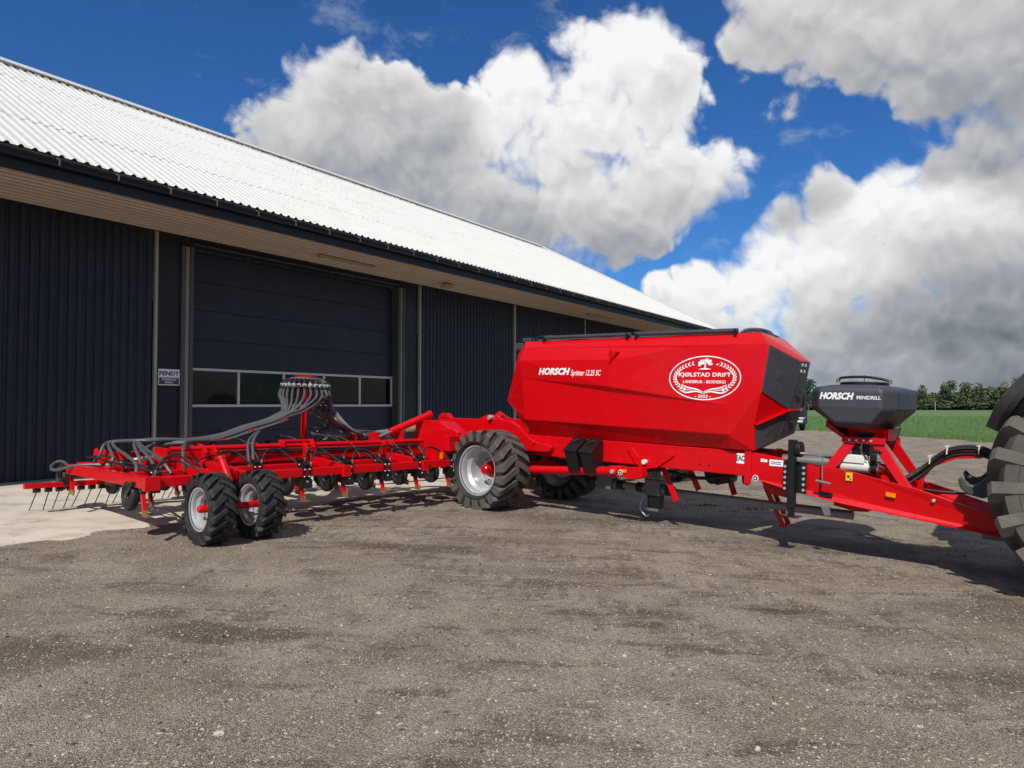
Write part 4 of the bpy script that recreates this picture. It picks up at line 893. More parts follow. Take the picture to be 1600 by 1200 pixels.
    P('wheel_mount', MB().beam((-.42, Y(4.50), .655), (-1.3, Y(4.50), .70), .06, .10).beam((-.42, Y(4.76), .655), (-1.3, Y(4.76), .70), .06, .10), bevel=.006)
    # tines with press wheels
    rows_ = [(-.50, .62, 5.40, .60, 8), (-1.10, .61, 5.10, .60, 7), (-1.90, .595, 5.07, .60, 7), (-2.70, .58, 5.37, .60, 7)]
    for (u, w, v0, dv, n) in rows_:
        for k in range(n):
            v = v0-dv*k
            if u == -.50 and 4.15 < v < 5.0: continue
            t = obj('tine', TS, None, sd, (u, Y(v), w), (0, random.uniform(-.04, .04), random.uniform(-.03, .03)))
            for nm, me in ((('clamp', TC), ('bolts', TBo), ('coupling', TK), ('hose_port', TV_)) if v < 5.3 else ())+( ('shin', TSh), ('point', TP), ('press_wheel', PW), ('axle_nut', PH), ('wheel_arm', PA)): obj(nm, me, None, t)
            if u > -1.2:
                for k2 in range(2):
                    h = random.uniform(.13, .17)-.02*k2; v2 = v-dv if v-dv > 1.2 else v-.4
                    P('hydraulic_hose', MB().tube([(u+.04, Y(v-.04), w+.07), (u-.02, Y(v-.10), w+.13), (u-.10-.03*k2, Y((v+v2)/2+.08), w+.07+h), (u-.10-.03*k2, Y((v+v2)/2-.08), w+.07+h), (u-.02, Y(v2+.10), w+.12), (u+.03, Y(v2+.05), w+.06)], .011, 6, 4), 'black_rubber', 0)
                    P('hose_fitting', MB().cyl((u+.04, Y(v-.04), w+.06), (u-.0, Y(v-.085), w+.115), .013, 7), 'bolt_zinc', 0)
    # hydraulic line along the main tube
    P('hydraulic_line', MB().tube([(-1.30, Y(1.1), .845), (-1.305, Y(2.2), .825), (-1.30, Y(3.3), .835), (-1.30, Y(4.1), .825), (-1.15, Y(4.5), .79), (-.9, Y(4.72), .76)], .012, 6).tube([(-1.30, Y(1.1), .825), (-1.305, Y(2.3), .80), (-1.30, Y(3.2), .81), (-1.28, Y(4.0), .80)], .012, 6), 'black_rubber', 0)
    P('hydraulic_line', MB().tube([(-2.62, Y(5.25), .70), (-2.2, Y(5.27), .72), (-1.6, Y(5.25), .70), (-1.0, Y(5.2), .69), (-.7, Y(5.1), .69)], .012, 6).tube([(-2.62, Y(5.2), .71), (-2.2, Y(5.21), .75), (-1.6, Y(5.18), .72), (-1.0, Y(5.1), .70)], .012, 6), 'black_rubber', 0)
    for q in range(4):
        v = 4.35-.75*q
        P('mount_bracket', MB().prism([(-1.86, .64), (-1.66, .80), (-1.64, .93-.02*q), (-1.70, .95-.02*q), (-1.94, .70)], Y(v)-.012, Y(v)+.012), bevel=.003)
        P('valve_block', MB().box(-1.84, -1.70, Y(v-.2)-.06, Y(v-.2)+.06, .80, .88).cyl((-1.74, Y(v-.2), .88), (-1.74, Y(v-.2), .93), .015, 8), 'black_paint', .005)
        P('hydraulic_hose', MB().tube([(-1.76, Y(v-.2), .86), (-1.60, Y(v-.3), 1.0-.02*q), (-1.45, Y(v-.45), .95), (-1.25, Y(v-.5), .84), (-1.12, Y(v-.52), .70)], .011, 6), 'black_rubber', 0)
        P('seed_hose', MB().tube([(-2.02, Y(v), .70), (-2.05, Y(v-.05), .80), (-1.98, Y(v-.15), .87), (-1.86, Y(v-.2), .80), (-1.84, Y(v-.2), .70)], .017, 8), 'grey_hose', 0)
    # trailing spring harrow
    P('harrow_bar', bx(MB(), -3.04, -2.97, 1.2, 5.80, .315, .375), bevel=.006)
    for v in (5.0, 3.6, 2.2): P('harrow_arm', MB().beam((-2.74, Y(v), .56), (-3.0, Y(v), .37), .06, .08), bevel=.004)
    for k in range(19):
        for j in (0, .13):
            v = 5.66-.24*k-j*.95
            if v < 1.3: continue
            c = obj('spring_coil', HTm, None, sd, (-3.02, Y(v), .29)); t = obj('harrow_tine', HR, None, c, (0, 0, 0), (0, random.uniform(-.03, .03), s*random.uniform(-.06, .06)))
    # distributor tower
    TU, TV = -1.80, 2.80
    P('tower_pipe', MB().cyl((TU, Y(TV), .62), (TU, Y(TV), 1.70), .045, 14).box(TU-.1, TU+.1, Y(TV)-.1, Y(TV)+.1, .62, .70), 'red_paint', .004)
    head = P('distributor_head', MB().lathe([(.05, 0), (.14, .01), (.22, .035), (.225, .06), (.21, .075), (.01, .085)], n=32), 'cast_grey', 0, loc=(TU, Y(TV), 1.70), rot=(math.pi/2, 0, 0))
    head.rotation_euler = (math.pi/2, 0, 0); 
    obj('head_cover', MB().lathe([(.15, .086), (.15, .10), (.01, .105)], n=24), 'red_paint', head)
    n = 26; drops = []
    for k in range(n):
        a = 2*math.pi*(k+.5)/n; ca, sa = math.cos(a), math.sin(a)
        p0 = Vector((TU+.23*ca, Y(TV)+.23*sa, 1.745)); p1 = Vector((TU+.30*ca, Y(TV)+.30*sa, 1.70)); p2 = Vector((TU+.325*ca, Y(TV)+.325*sa, 1.62))
        P('spout', MB().tube([p0, p1, p2], .028, 8, 3), 'black_paint', 0)
        P('hose_clamp', MB().cyl(p1+Vector((.008*ca, .008*sa, -.012)), p1+Vector((.013*ca, .013*sa, -.052)), .031, 8), 'bolt_zinc', 0)
        drops.append((a, p2))
    # outer hoses gather into a flat ribbon along the wing, inner ones turn to the centre
    order = sorted(drops, key=lambda d: -(s*d[1].y))
    outer = order[:14]; inner = order[14:]
    outer.sort(key=lambda d: d[1].x)
    for i, (a, p) in enumerate(outer):
        o = (i//2-3)*.040; dz_ = -.036*(i % 2)
        tgt = [(TU+.16+o*1.0, Y(3.20), 1.29+dz_), (TU+.16+o, Y(3.42), 1.19+dz_), (TU+.15+o, Y(3.75), 1.10+dz_), (TU+.14+o, Y(4.05), 1.0+dz_)]
        far = 4.15+.10*i if i < 11 else 4.9
        endu = random.choice((-.62, -1.2, -1.95, -2.7)); ev = min(5.30, 3.5+.175*i); 
        if i in (0, 2, 5): tail = [(TU+.1+o, Y(4.5), .945), (TU+.05+o, Y(4.95), .95), (-2.05+o*2, Y(5.15), .90), (-2.3+.2*i, Y(5.22), .76), (-2.4+.25*i, Y(5.25), .66)]
        elif i in (1, 4, 7): tail = [(TU+.12+o, Y(4.4), .95), (TU+.06+o, Y(4.75), .96), (-1.75+o, Y(5.0), .93), (-1.65+.1*i, Y(5.08), .80), (-1.6+.12*i, Y(5.05), .67)]
        elif i in (8, 9): tail = [(TU+.2+o, Y(4.2), .96), (-1.45, Y(4.55), .95), (-1.15, Y(4.75), .92), (-1.0, Y(4.82), .78), (-.98, Y(4.8), .66)]
        elif i in (10, 11): tgt = tgt[:2]; tail = [(-1.5, Y(3.62), 1.08), (-1.35, Y(3.80+.06*i-.6), .95), (-1.2, Y(3.88+.06*i-.6), .78), (-1.12, Y(3.9+.06*i-.6), .66)]
        else: tail = [(TU+.14+o, Y(4.3), .95), (TU+.1+o, Y(4.6), .93), (-2.0, Y(4.8), .86), (-2.2, Y(4.85), .72), (-2.3, Y(4.85), .62)]
        q = Vector(tgt[0])
        P('seed_hose', MB().tube([p, p+Vector((.02*math.cos(a), .02*math.sin(a), -.10)), Vector((p.x+(q.x-p.x)*.30, p.y+(q.y-p.y)*.22, p.z+(q.z-p.z)*.58)), Vector((p.x+(q.x-p.x)*.68, p.y+(q.y-p.y)*.60, p.z+(q.z-p.z)*.86)), q]+tgt[1:]+tail, .0185, 8, 4), 'grey_hose', 0)
    for i, (a, p) in enumerate(inner):
        v1 = 2.42-.10*i; u1 = -1.62-.13*(i % 4); vend = max(1.25, 2.25-.13*i)
        P('seed_hose', MB().tube([p, p+Vector((.02*math.cos(a), .02*math.sin(a), -.12)), (TU+.06*(i-5)+.05, Y(2.55-.015*i), 1.36-.02*i), (TU+.06*(i-5)+.1, Y(2.36-.02*i), 1.16-.015*i), (u1, Y(vend+.55), 1.02), (u1-.05, Y(vend+.2), .95), (u1-.06, Y(vend), .84), (u1-.08, Y(vend-.02), .66)], .0185, 8, 4), 'grey_hose', 0)
    # end loop hose of the outermost rear tine
    P('seed_hose', MB().tube([(-2.30, Y(5.20), .64), (-2.50, Y(5.42), .62), (-2.75, Y(5.52), .555), (-3.0, Y(5.52), .54), (-3.16, Y(5.46), .58), (-3.15, Y(5.38), .615), (-2.95, Y(5.36), .58), (-2.80, Y(5.37), .50)], .019, 8, 4), 'grey_hose', 0)
    P('hose_support', MB().beam((TU+.36, Y(3.30), 1.20), (TU-.06, Y(3.30), 1.215), .03, .012).beam((TU+.36, Y(3.75), 1.075), (TU-.06, Y(3.75), 1.08), .03, .012).beam((TU+.36, Y(4.1), .965), (TU-.06, Y(4.1), .97), .03, .012).beam((TU+.3, Y(2.3), 1.1), (TU-.25, Y(2.3), 1.1), .03, .012), 'red_paint', 0)
    P('support_rod', MB().tube([(TU+.34, Y(4.1), .96), (TU+.33, Y(3.30), 1.19), (TU, Y(2.8), 1.33), (TU+.02, Y(2.3), 1.11), (TU, Y(1.5), .93)], .008, 6, 0), 'cast_grey', 0)
    # feed pipe from the tank to the tower
    P('feed_pipe', MB().cyl((-1.95, Y(1.75), .93), (-1.75, Y(1.0), 1.03), .052, 16), 'bare_steel', 0)
    P('canvas_sleeve', MB().tube([(TU-.02, Y(2.6), .80), (-1.90, Y(2.3), .875), (-1.95, Y(1.95), .90), (-1.95, Y(1.75), .93)], .075, 12, 3), 'canvas_sleeve', 0)
    P('canvas_sleeve', MB().tube([(-1.75, Y(1.0), 1.03), (-1.60, Y(.8), 1.06), (-1.35, Y(.62), 1.10), (-1.0, Y(.45), 1.12)], .07, 12, 3), 'canvas_sleeve', 0)
    # hinge block and folding cylinder
    hb_ = P('hinge_block', MB().prism([(-1.55, .58), (-.62, .58), (-.62, 1.02), (-1.0, 1.20), (-1.55, 1.20)], yb(.66, .98)[0], yb(.66, .98)[1]), bevel=.012)
    obj('side_plate', MB().prism([(-1.05, .60), (-.50, .58), (-.50, 1.06), (-.62, 1.10), (-1.05, 1.10)], yb(1.0, 1.08)[0], yb(1.0, 1.08)[1]), 'red_paint', hb_, bevel=.006)
    obj('side_box', bx(MB(), -.52, -.40, 1.02, 1.34, .80, 1.02), 'red_paint', hb_, bevel=.008)
    obj('reflector', bx(MB(), -.47, -.455, 1.38, 1.44, .69, .78), 'amber_lens', hb_, bevel=.004)
    obj('mud_plate', bx(MB(), -.54, -.50, 1.09, 1.36, .55, .80), 'red_paint', hb_, bevel=.004)
    P('lift_cylinder', MB().cyl((-1.40, Y(.86), 1.27), (-1.45, Y(1.55), 1.02), .055, 16).cyl((-1.40, Y(.86), 1.27), (-1.396, Y(.80), 1.292), .062, 16), 'red_paint', 0)
    P('lift_rod', MB().cyl((-1.45, Y(1.55), 1.02), (-1.47, Y(1.85), .915), .026, 12), 'bare_steel', 0)
    P('cylinder_lug', MB().prism([(-1.52, .86), (-1.38, .86), (-1.41, 1.02), (-1.49, 1.02)], yb(1.80, 1.90)[0], yb(1.80, 1.90)[1]).prism([(-2.05, .64), (-1.65, .86), (-1.63, 1.0), (-1.70, 1.0), (-2.05, .72)], yb(2.02, 2.05)[0], yb(2.02, 2.05)[1]).prism([(-1.55, .86), (-1.35, .86), (-1.38, 1.05), (-1.52, 1.05)], yb(1.36, 1.40)[0], yb(1.36, 1.40)[1]), bevel=.004)
wing(-1); wing(1)
P('center_bar', MB().box(-2.75, -2.65, -.9, .9, .535, .635).box(-1.62, -1.32, -.85, .85, .67, .86), bevel=.01)

# ------------------------------------------------------------------ tractor
th = R(35); TFX = Vector((math.cos(th), -math.sin(th), 0)); TSX = Vector((math.sin(th), math.cos(th), 0))
tro = Vector((4.02, 6.05, 0))+TFX*1.04+TSX*1.10; tro.z = G(tro.x, tro.y)-.0
tr_ = empty('tractor', 'green tractor with large dusty rear tyre hitched to the drawbar', 'tractor', tro, -th)
tyT, lgT = tyre(1.04, .56, .66, 21, .078, R(17), .165); rmT = rim_mesh(.56, .66, .1)
tyF, lgF = tyre(.76, .40, .52, 15, .05, R(15), .18); rmF = rim_mesh(.40, .52, .06)
for (x, hw, rad, ty, lg, rm) in ((0, .77, 1.04, tyT, lgT, rmT), (2.9, .78, .76, tyF, lgF, rmF)):
    for s in (-1, 1):
        w = obj('wheel', rm, 'rim_silver', tr_, (x, s*hw, rad-.01), (0, .13+x, math.pi if s > 0 else 0)); obj('tyre', ty, 'tyre_carcass', w); obj('tyre_lugs', lg, 'tyre_tractor', w)
        obj('hub', MB().lathe([(.16, .05), (.15, -.08), (.01, -.09)], n=18), 'tractor_green', w)
def T(name, mb, m, bevel=.02): return obj(name, mb, m, tr_, bevel=bevel)
T('gearbox', MB().box(-.45, 1.3, -.28, .28, .62, 1.25).box(1.3, 3.4, -.22, .22, .65, 1.1), 'cast_grey')
T('rear_axle', MB().cyl((0, -.6, 1.03), (0, .6, 1.03), .14, 14).cyl((2.9, -.6, .75), (2.9, .6, .75), .1, 12), 'cast_grey', 0)
hd = MB(); sec = [(1.55, .42, 1.15, 1.95), (2.6, .42, 1.12, 1.88), (3.35, .36, 1.08, 1.70), (3.62, .26, 1.05, 1.45)]
hd.add([p for x, hw, z0, z1 in sec for p in ((x, -hw, z0), (x, hw, z0), (x, hw, z1-.12), (x, hw*.7, z1), (x, -hw*.7, z1), (x, -hw, z1-.12))], [(i*6+j, i*6+(j+1) % 6, (i+1)*6+(j+1) % 6, (i+1)*6+j) for i in range(3) for j in range(6)]+[tuple(range(6)), tuple(range(18, 24))])
T('hood', hd, 'tractor_green', .04)
T('cab_base', MB().box(-.35, 1.5, -.62, .62, 1.2, 1.62), 'tractor_green', .05)
T('cab_roof', MB().prism([(-.55, 2.95), (-.5, 3.12), (.2, 3.2), (1.5, 3.16), (1.68, 3.02), (1.6, 2.93)], -.8, .8), 'tractor_green', .06)
for x, y in ((-.4, -.7), (-.4, .7), (1.5, -.66), (1.5, .66), (.55, -.74), (.55, .74)): T('cab_pillar', MB().beam((x*.9, y*.9, 1.6), (x, y, 2.96), .07, .07), 'fender_black', .01)
for y in (-.68, .68): T('cab_glass', MB().box(-.33, 1.43, y-.006, y+.006, 1.63, 2.93), 'window_glass', 0)
T('cab_glass', MB().box(-.36, -.345, -.6, .6, 1.63, 2.93).box(1.46, 1.475, -.58, .58, 1.98, 2.93), 'window_glass', 0)
for s in (-1, 1):                                     # rear fenders: curved shells over the tyres
    fn = MB(); n = 14; pts = []
    for i in range(n+1):
        a = R(155-i*(121/n)); r = 1.13+.10*math.sin(i/n*3.1)
        pts.append((r*math.cos(a), r*math.sin(a)+1.03))
    for i, (x, z) in enumerate(pts):
        taper = 1 if i > 1 else .75+.12*i
        for (yy, dz) in ((.46, .0), (.60, .02), (1.02*taper+.05*(1-taper), .015), (1.12*taper, -.06), (1.09*taper, -.11), (.60, -.07), (.46, -.07)):
            c = Vector((x, 0, z-1.03)).normalized()*dz; fn.v.append((x+c.x, s*yy, z+c.z))
    fn.f += [(i*7+j, i*7+(j+1) % 7, (i+1)*7+(j+1) % 7, (i+1)*7+j) for i in range(n) for j in range(7)]+[tuple(range(7)), tuple(range(n*7, n*7+7))]; fn.sm += [True]*(n*7)+[False]*2
    T('fender', fn, 'fender_black', 0)
    T('fender_side', MB().prism([(-.9, 1.75), (-.55, 2.12), (0, 2.3), (.7, 2.15), (.9, 1.6), (-.3, 1.5)], s*.44-.02, s*.44+.02), 'tractor_green', .01)
    lk = T('lower_link', MB().beam((-.3, s*.36, .80), (-1.05, s*.44, .93), .06, .10), 'fender_black', .01)
    obj('link_hook', MB().prism([(-.95, .88), (-.99, 1.0), (-1.05, 1.03), (-1.11, .97), (-1.15, .955), (-1.20, .97), (-1.245, 1.03), (-1.27, 1.0), (-1.25, .92), (-1.19, .865), (-1.08, .84)], s*.44-.035, s*.44+.035), 'fender_black', lk, bevel=.012)
T('drawbar', MB().box(-1.1, -.3, -.06, .06, .40, .47).box(-.6, -.4, -.12, .12, .40, .75), 'cast_grey', .01)
T('step', MB().box(1.3, 1.6, -.85, -.5, .55, .6).box(1.3, 1.6, -.85, -.5, .85, .9).beam((1.3, -.55, .55), (1.3, -.55, 1.3), .03, .05), 'fender_black', .01)

# ------------------------------------------------------------------ parked dark blue lorry far behind
ly = 47.; lx = (1232-800)/1109*ly
lr = empty('parked_lorry', 'dark blue lorry parked at the field edge, mostly hidden behind the red tank', 'lorry', (lx-.1, ly, G(lx, ly)), R(-12))
def LR(n, mb, m, b=.03): return obj(n, mb, m, lr, bevel=b)
LR('cab', MB().prism([(0, .45), (0, 1.5), (.12, 2.9), (1.9, 2.95), (1.9, .45)], -1.2, 1.2), 'lorry_blue', .06).rotation_euler = (0, 0, R(90))
LR('windscreen', MB().box(-1.08, 1.08, -.11, -.05, 1.62, 2.55), 'window_glass', .02)
LR('grille', MB().box(-.9, .95, -.05, -.005, .95, 1.45), 'black_paint', .01)
for i, x in enumerate((.62, .74, .86)): LR('badge', MB().box(x-.035, x+.035, -.07, -.052, 1.32, 1.44), 'sign_white', .005)
LR('bumper', MB().box(-1.22, 1.22, -.14, -.005, .42, .90), 'lorry_blue', .04)
LR('number_plate', MB().box(.42, .94, -.16, -.142, .56, .68), 'sign_white', 0)
for s in (-1, 1):
    LR('headlamp', MB().box(s*.86-.15, s*.86+.15, -.165, -.142, .74, .86), 'rim_silver', .01)
    LR('mirror', MB().box(s*1.36-.08, s*1.36+.08, -.1, .02, 1.75, 2.4).beam((s*1.2, 0, 2.3), (s*1.36, -.04, 2.3), .03, .03), 'black_paint', .03)
    for y in (.75, 4.2): LR('wheel', MB().lathe([(.2, -.12), (.42, -.14), (.5, -.1), (.5, .1), (.42, .14), (.2, .12)], n=24), 'tyre_rubber', 0).matrix_local = Matrix.Translation((s*1.05, y, .5)) @ Matrix.Rotation(R(90), 4, 'Z')
LR('load_body', MB().box(-1.22, 1.22, 2.1, 6.5, .95, 3.1), 'lorry_blue', .03)
LR('beacon', MB().cyl((.7, .9, 2.95), (.7, .9, 3.15), .06, 10), 'amber_lens', 0)
LR('side_ladder', MB().beam((1.28, .3, .6), (1.28, .3, 1.5), .04, .04).beam((1.28, .6, .6), (1.28, .6, 1.5), .04, .04).box(1.25, 1.30, .3, .6, .9, .93), 'black_paint', 0)

# ------------------------------------------------------------------ field crop, trees, pole, far house
n = 150000
yy = 30+ (RNG.random(n)**1.7)*75; xx = edge_x(yy)+.02+RNG.random(n)**1.35*(np.clip(yy*.82-edge_x(yy), 2, None))
zb = np.full(n, -.34); edge = np.clip((xx-edge_x(yy))/1.5, .35, 1)
hh = RNG.uniform(.20, .40, n)*edge*(1+.0*yy); ang = RNG.random(n)*math.pi; wd = RNG.uniform(.010, .022, n)*(yy/34)
lean = RNG.normal(0, .08, (n, 2)); V = np.zeros((n, 3, 3))
V[:,0] = np.stack([xx-np.cos(ang)*wd, yy-np.sin(ang)*wd, zb], 1); V[:,1] = np.stack([xx+np.cos(ang)*wd, yy+np.sin(ang)*wd, zb], 1); V[:,2] = np.stack([xx+lean[:,0], yy+lean[:,1], zb+hh+.0], 1)
co = obj('crop_plants', np_mesh('crop_plants', V.reshape(-1, 3), np.arange(n*3).reshape(-1, 3)), 'crop_leaf'); struct(co, 'stuff')
co['label'] = 'green cereal crop growing in the field beyond the yard'
def crown_mesh(name, h, rx, seed, conifer=False, leaves=520, ls=.5):
    r = np.random.default_rng(seed); pts = []
    lob = [(r.normal(0, .45)*rx, r.normal(0, .45)*rx, h*(.30+.6*r.random()), rx*r.uniform(.35, .6)) for _ in range(13)]
    for i in range(leaves):
        if conifer:
            t = r.random()**.8; z = h*(.08+.92*t); rad = rx*(1-t)**.85*r.uniform(.35, 1.05)*(1+.25*math.sin(t*38)); a = r.random()*6.283; pts.append((rad*math.cos(a), rad*math.sin(a), z))
        else:
            L = lob[r.integers(len(lob))]; d = r.normal(0, 1, 3); d /= np.linalg.norm(d); q = r.uniform(.6, 1.05); pts.append((L[0]+d[0]*L[3]*q, L[1]+d[1]*L[3]*q, max(.25, L[2]+d[2]*L[3]*q*1.1)))
    pts = np.array(pts); k = len(pts); s = ls*r.uniform(.5, 1.2, (k, 1))*(.55 if conifer else 1)
    a = r.normal(0, 1, (k, 3)); a /= np.linalg.norm(a, axis=1, keepdims=True); b = np.cross(a, r.normal(0, 1, (k, 3))); b /= np.linalg.norm(b, axis=1, keepdims=True)
    V = np.stack([pts-a*s, pts+b*s*.6, pts+a*s, pts-b*s*.6], 1); V[:,:,2] = np.maximum(V[:,:,2], .05)
    return V.reshape(-1, 3)
fv = []
trng = random.Random(11); kinds = [crown_mesh('c', 8.6, 3.3, 100+i, i % 3 == 0, 900, .62) for i in range(9)]
def tree_at(px_, d): return ((px_-800)/1109*d, d)
for rowi, (d, hs) in enumerate(((250, .34), (254, .62), (260, .84), (270, .92), (284, 1.0))):
    x_ = 1215
    while x_ < 2150:
        X, Yv = tree_at(x_, d+trng.uniform(-5, 5)); q = kinds[trng.randrange(9)]; prof = .78+.25*smoothstep(1400, 1640, x_)+.06*math.sin(x_*.05)
        sc = hs*trng.uniform(.68, 1.1)*prof; sx = trng.uniform(.9, 1.25); a = trng.uniform(0, 6.28); c, s_ = math.cos(a), math.sin(a)
        M_ = np.array([[c*sx, -s_*sx, 0], [s_*sx, c*sx, 0], [0, 0, sc]]); fv.append(q@M_.T+np.array([X, Yv, -.36]))
        x_ += trng.uniform(4, 8)
fa = np.concatenate(fv); 
fo = obj('woodland', np_mesh('woodland', fa, np.arange(len(fa)).reshape(-1, 4)), 'leaf_mid'); struct(fo, 'stuff'); fo['label'] = 'dense belt of mixed woodland along the far edge of the field'
far = MB(); 
TREES = [(1441, 262, 8.3, 2.6, 0, 'leaf_dark', 'small rounded tree rising at the left end of the woodland'), (1472, 264, 9.3, 2.4, 1, 'leaf_dark', 'dark narrow conifer beside the layered pine above the woodland'), (1486, 262, 10.1, 3.1, 0, 'leaf_dark', 'dark layered pine standing above the woodland, left of centre'), (1514, 262, 10.7, 3.0, 0, 'leaf_mid', 'tallest broad tree rising above the middle of the woodland'),
         (1534, 260, 9.4, 1.6, 1, 'leaf_dark', 'slender pointed spruce right of the tallest broad tree'), (1562, 262, 10.3, 2.6, 0, 'leaf_mid', 'round leafy tree above the woodland near the black fender'), (1591, 262, 11.2, 3.2, 0, 'leaf_mid', 'broad leafy tree at the right edge of the picture'), (1263, 240, 10.8, 2.6, 0, 'leaf_dark', 'dark tree seen between the red tank and grey hopper')]
for i, (px_, d, h, rx, con, lm, lab) in enumerate(TREES):
    X, Yv = tree_at(px_, d-8); t = empty('tree', lab, 'tree', (X, Yv, -.36), 0, 'trees standing out of the woodland')
    v = crown_mesh('crown', h, rx, 300+i, bool(con), 900, .42); obj('crown', np_mesh('crown', v, np.arange(len(v)).reshape(-1, 4)), lm, t)
    obj('trunk', MB().tube([(0, 0, 0), (.1, .05, h*.4), (0, 0, h*.85)], .22, 8, 3, True, .04).tube([(.05, 0, h*.35), (rx*.4, 0, h*.6)], .08, 6, 0, True, .03).tube([(.05, 0, h*.45), (-rx*.4, .2, h*.68)], .08, 6, 0, True, .03), 'bark', t)
X, Yv = tree_at(1461, 205); ut = empty('utility_pole', 'pale thin pole standing in the green field before the woodland', 'pole', (X, Yv, -.36))
obj('post', MB().cyl((0, 0, 0), (0, 0, 2.75), .11, 8, .09), 'pale_post', ut); obj('cap', MB().cyl((0, 0, 2.75), (0, 0, 2.83), .13, 8), 'cast_grey', ut)
X, Yv = tree_at(1429.5, 247); hs = empty('white_house', 'tiny white house gable showing between trees at the woodland edge', 'house', (X, Yv, -.36))
obj('wall', MB().box(-.4, .4, 0, 3, 2.6, 4.6), 'white_print', hs); obj('roof', MB().prism([(-.5, 4.6), (.5, 4.6), (0, 5.6)], -.1, 3.1), 'sign_white', hs); obj('lower_wall', MB().box(-.42, .42, -.02, 3.02, 0, 2.59), 'pale_post', hs)
obj('window', MB().box(-.15, .15, -.03, -.001, 3.3, 4.0), 'window_glass', hs)

# ------------------------------------------------------------------ loose stones and litter
def scatter(n, ymin, ymax, smin, smax, power, mname, label, m, flatz=.6, jit=.3):
    y = ymin+(ymax-ymin)*RNG.random(n)**power; x = (RNG.random(n)*2-1)*(y*.78+.8); z = gz(x, y)+bump2(x, y)
    base = np.array([(1,0,0),(-.5,.87,0),(-.5,-.87,0),(.3,.5,.8),(-.6,0,.8),(.3,-.5,.8)]); fc = np.array([(0,1,3),(1,4,3),(1,2,4),(2,5,4),(2,0,5),(0,3,5),(3,4,5)])
    s = smin*(smax/smin)**(RNG.random(n)**2.2); a = RNG.random(n)*6.283; c, sn = np.cos(a), np.sin(a); sx = s*RNG.uniform(.7, 1.3, n)
    V = base[None]*(1+RNG.normal(0, jit*.5, (n, 6, 3)))*np.stack([sx, s, s*flatz*RNG.uniform(.6, 1.2, n)], 1)[:,None,:]
    V = np.stack([V[:,:,0]*c[:,None]-V[:,:,1]*sn[:,None]+x[:,None], V[:,:,0]*sn[:,None]+V[:,:,1]*c[:,None]+y[:,None], V[:,:,2]+z[:,None]+.0026-.10*s[:,None]], 2)
    F = (fc[None]+np.arange(n)[:,None,None]*6).reshape(-1, 3)
    o = obj(mname, np_mesh(mname, V.reshape(-1, 3), F), m); struct(o, 'stuff'); o['label'] = label; return o
def pebble_mat():
    m = bpy.data.materials.new('pebbles'); m.use_nodes = True; t = NT(m.node_tree); b = t.n['Principled BSDF']; r = t.new('ShaderNodeNewGeometry').outputs['Random Per Island']
    cr = t.new('ShaderNodeValToRGB'); t.l.new(r, cr.inputs[0]); e = cr.color_ramp.elements; e[0].color = (.10, .09, .08, 1); e[1].color = (.52, .475, .40, 1); e[1].position = 1
    k = cr.color_ramp.elements.new(.5); k.color = (.25, .222, .185, 1); k = cr.color_ramp.elements.new(.85); k.color = (.40, .36, .30, 1)
    t.l.new(cr.outputs[0], b.inputs[0]); b.inputs['Roughness'].default_value = .9; MAT['pebbles'] = m
pebble_mat()
scatter(170000, 2.4, 11, .0028, .0105, 1.35, 'gravel', 'loose grey gravel scattered over the yard', 'pebbles')
scatter(2600, 2.6, 12, .006, .018, 1.0, 'coarse_gravel', 'scattered larger pebbles lying on the gravel yard', 'pebbles')
scatter(5000, 3.0, 14, .004, .016, .9, 'soil_crumbs', 'crumbs of dark soil scattered over the gravel yard', 'mud', .7, .5)
n = 420; y = 2.6+8*RNG.random(n)**1.2; x = (RNG.random(n)*2-1)*y*.78; z = gz(x, y)+bump2(x, y)+.004; a = RNG.random(n)*6.283; l = RNG.uniform(.006, .035, n); w = RNG.uniform(.0012, .003, n)
c, s_ = np.cos(a), np.sin(a); V = np.stack([np.stack([x-c*l-s_*w*0, y-s_*l, z], 1), np.stack([x-s_*w, y+c*w, z+.004], 1), np.stack([x+c*l, y+s_*l, z+.002], 1), np.stack([x+s_*w, y-c*w, z], 1)], 1)
o = obj('straw_litter', np_mesh('straw_litter', V.reshape(-1, 3), np.arange(n*4).reshape(-1, 4)), 'straw'); struct(o, 'stuff'); o['label'] = 'bits of straw and dry stalk littering the yard'
def ground_at(px_, py_):
    d = cam_dir(px_, py_); t = 3.
    for _ in range(40): t = (1.6-G(d.x*t, d.y*t))/(-d.z)
    return Vector((d.x*t, d.y*t, G(d.x*t, d.y*t)))
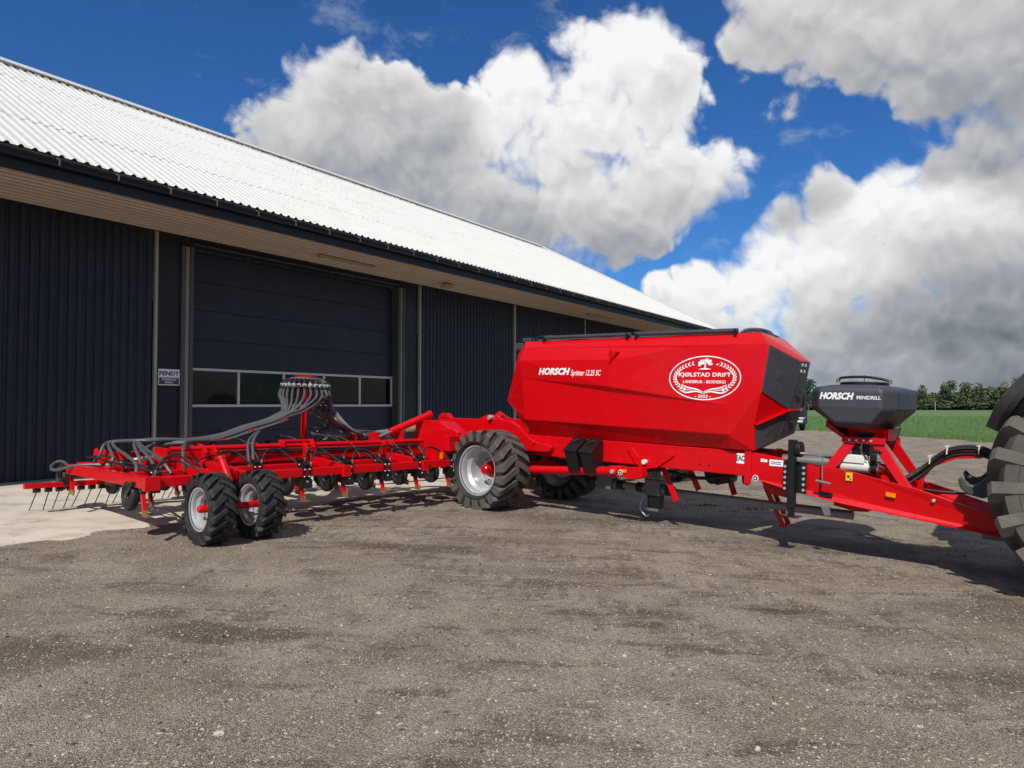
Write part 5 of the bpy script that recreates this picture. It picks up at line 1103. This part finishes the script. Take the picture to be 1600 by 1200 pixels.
def stone_mesh(seed, sx, sy, sz):
    r = random.Random(seed); bm = bmesh.new(); bmesh.ops.create_icosphere(bm, subdivisions=2, radius=1)
    for v in bm.verts: v.co = Vector((v.co.x*sx, v.co.y*sy, v.co.z*sz))*r.uniform(.82, 1.12)
    me = bpy.data.meshes.new('stone'); bm.to_mesh(me); bm.free(); return me
for i, (px_, py_, sx, sy, sz, lab) in enumerate(((342, 1148, .026, .018, .014, 'pale tan stone at the bottom left of the gravel yard'), (1184, 1172, .022, .015, .012, 'whitish stone near the bottom edge, right of centre'), (1008, 1106, .012, .009, .008, 'small yellowish chip on the gravel right of centre'), (976, 1026, .014, .010, .010, 'little tan pebble below the seed drill, right of centre'), (1230, 1101, .012, .010, .008, 'white pebble in the lower right of the yard'))):
    p = ground_at(px_, py_); o = obj('stone', stone_mesh(i, sx, sy, sz), 'stone_pale', None, p+Vector((0, 0, sz*.4)), (0, 0, i)); tag(o, lab, 'stone', 'pale stones lying on the yard')
# clumps of mud dropped by tyres
for i, (px_, py_, nn_, sp) in enumerate(((1105, 790, 90, .28), (1165, 795, 70, .25), (640, 852, 60, .55), (420, 992, 30, .30), (1000, 957, 14, .16), (1290, 935, 30, .5), (1420, 965, 26, .4))):
    p = ground_at(px_, py_); mb = MB(); r = random.Random(i)
    for k in range(nn_):
        q = Vector((p.x+r.gauss(0, sp), p.y+r.gauss(0, sp*.45), 0)); sz = r.uniform(.006, .022)*(1.3 if i < 2 else .7); z = G(q.x, q.y)
        b0 = len(mb.v); pts = [(q.x+sz*r.uniform(.7, 1.4)*math.cos(t), q.y+sz*r.uniform(.7, 1.3)*math.sin(t), z-.002) for t in (0, 1.25, 2.5, 3.8, 5.0)]
        mb.add(pts+[(q.x+r.uniform(-.3, .3)*sz, q.y+r.uniform(-.3, .3)*sz, z+sz*r.uniform(.5, 1.0))], [(j, (j+1) % 5, 5) for j in range(5)])
    o = obj('mud_clods', mb, 'mud'); struct(o, 'stuff'); o['label'] = 'dark crumbs of mud dropped on the gravel'
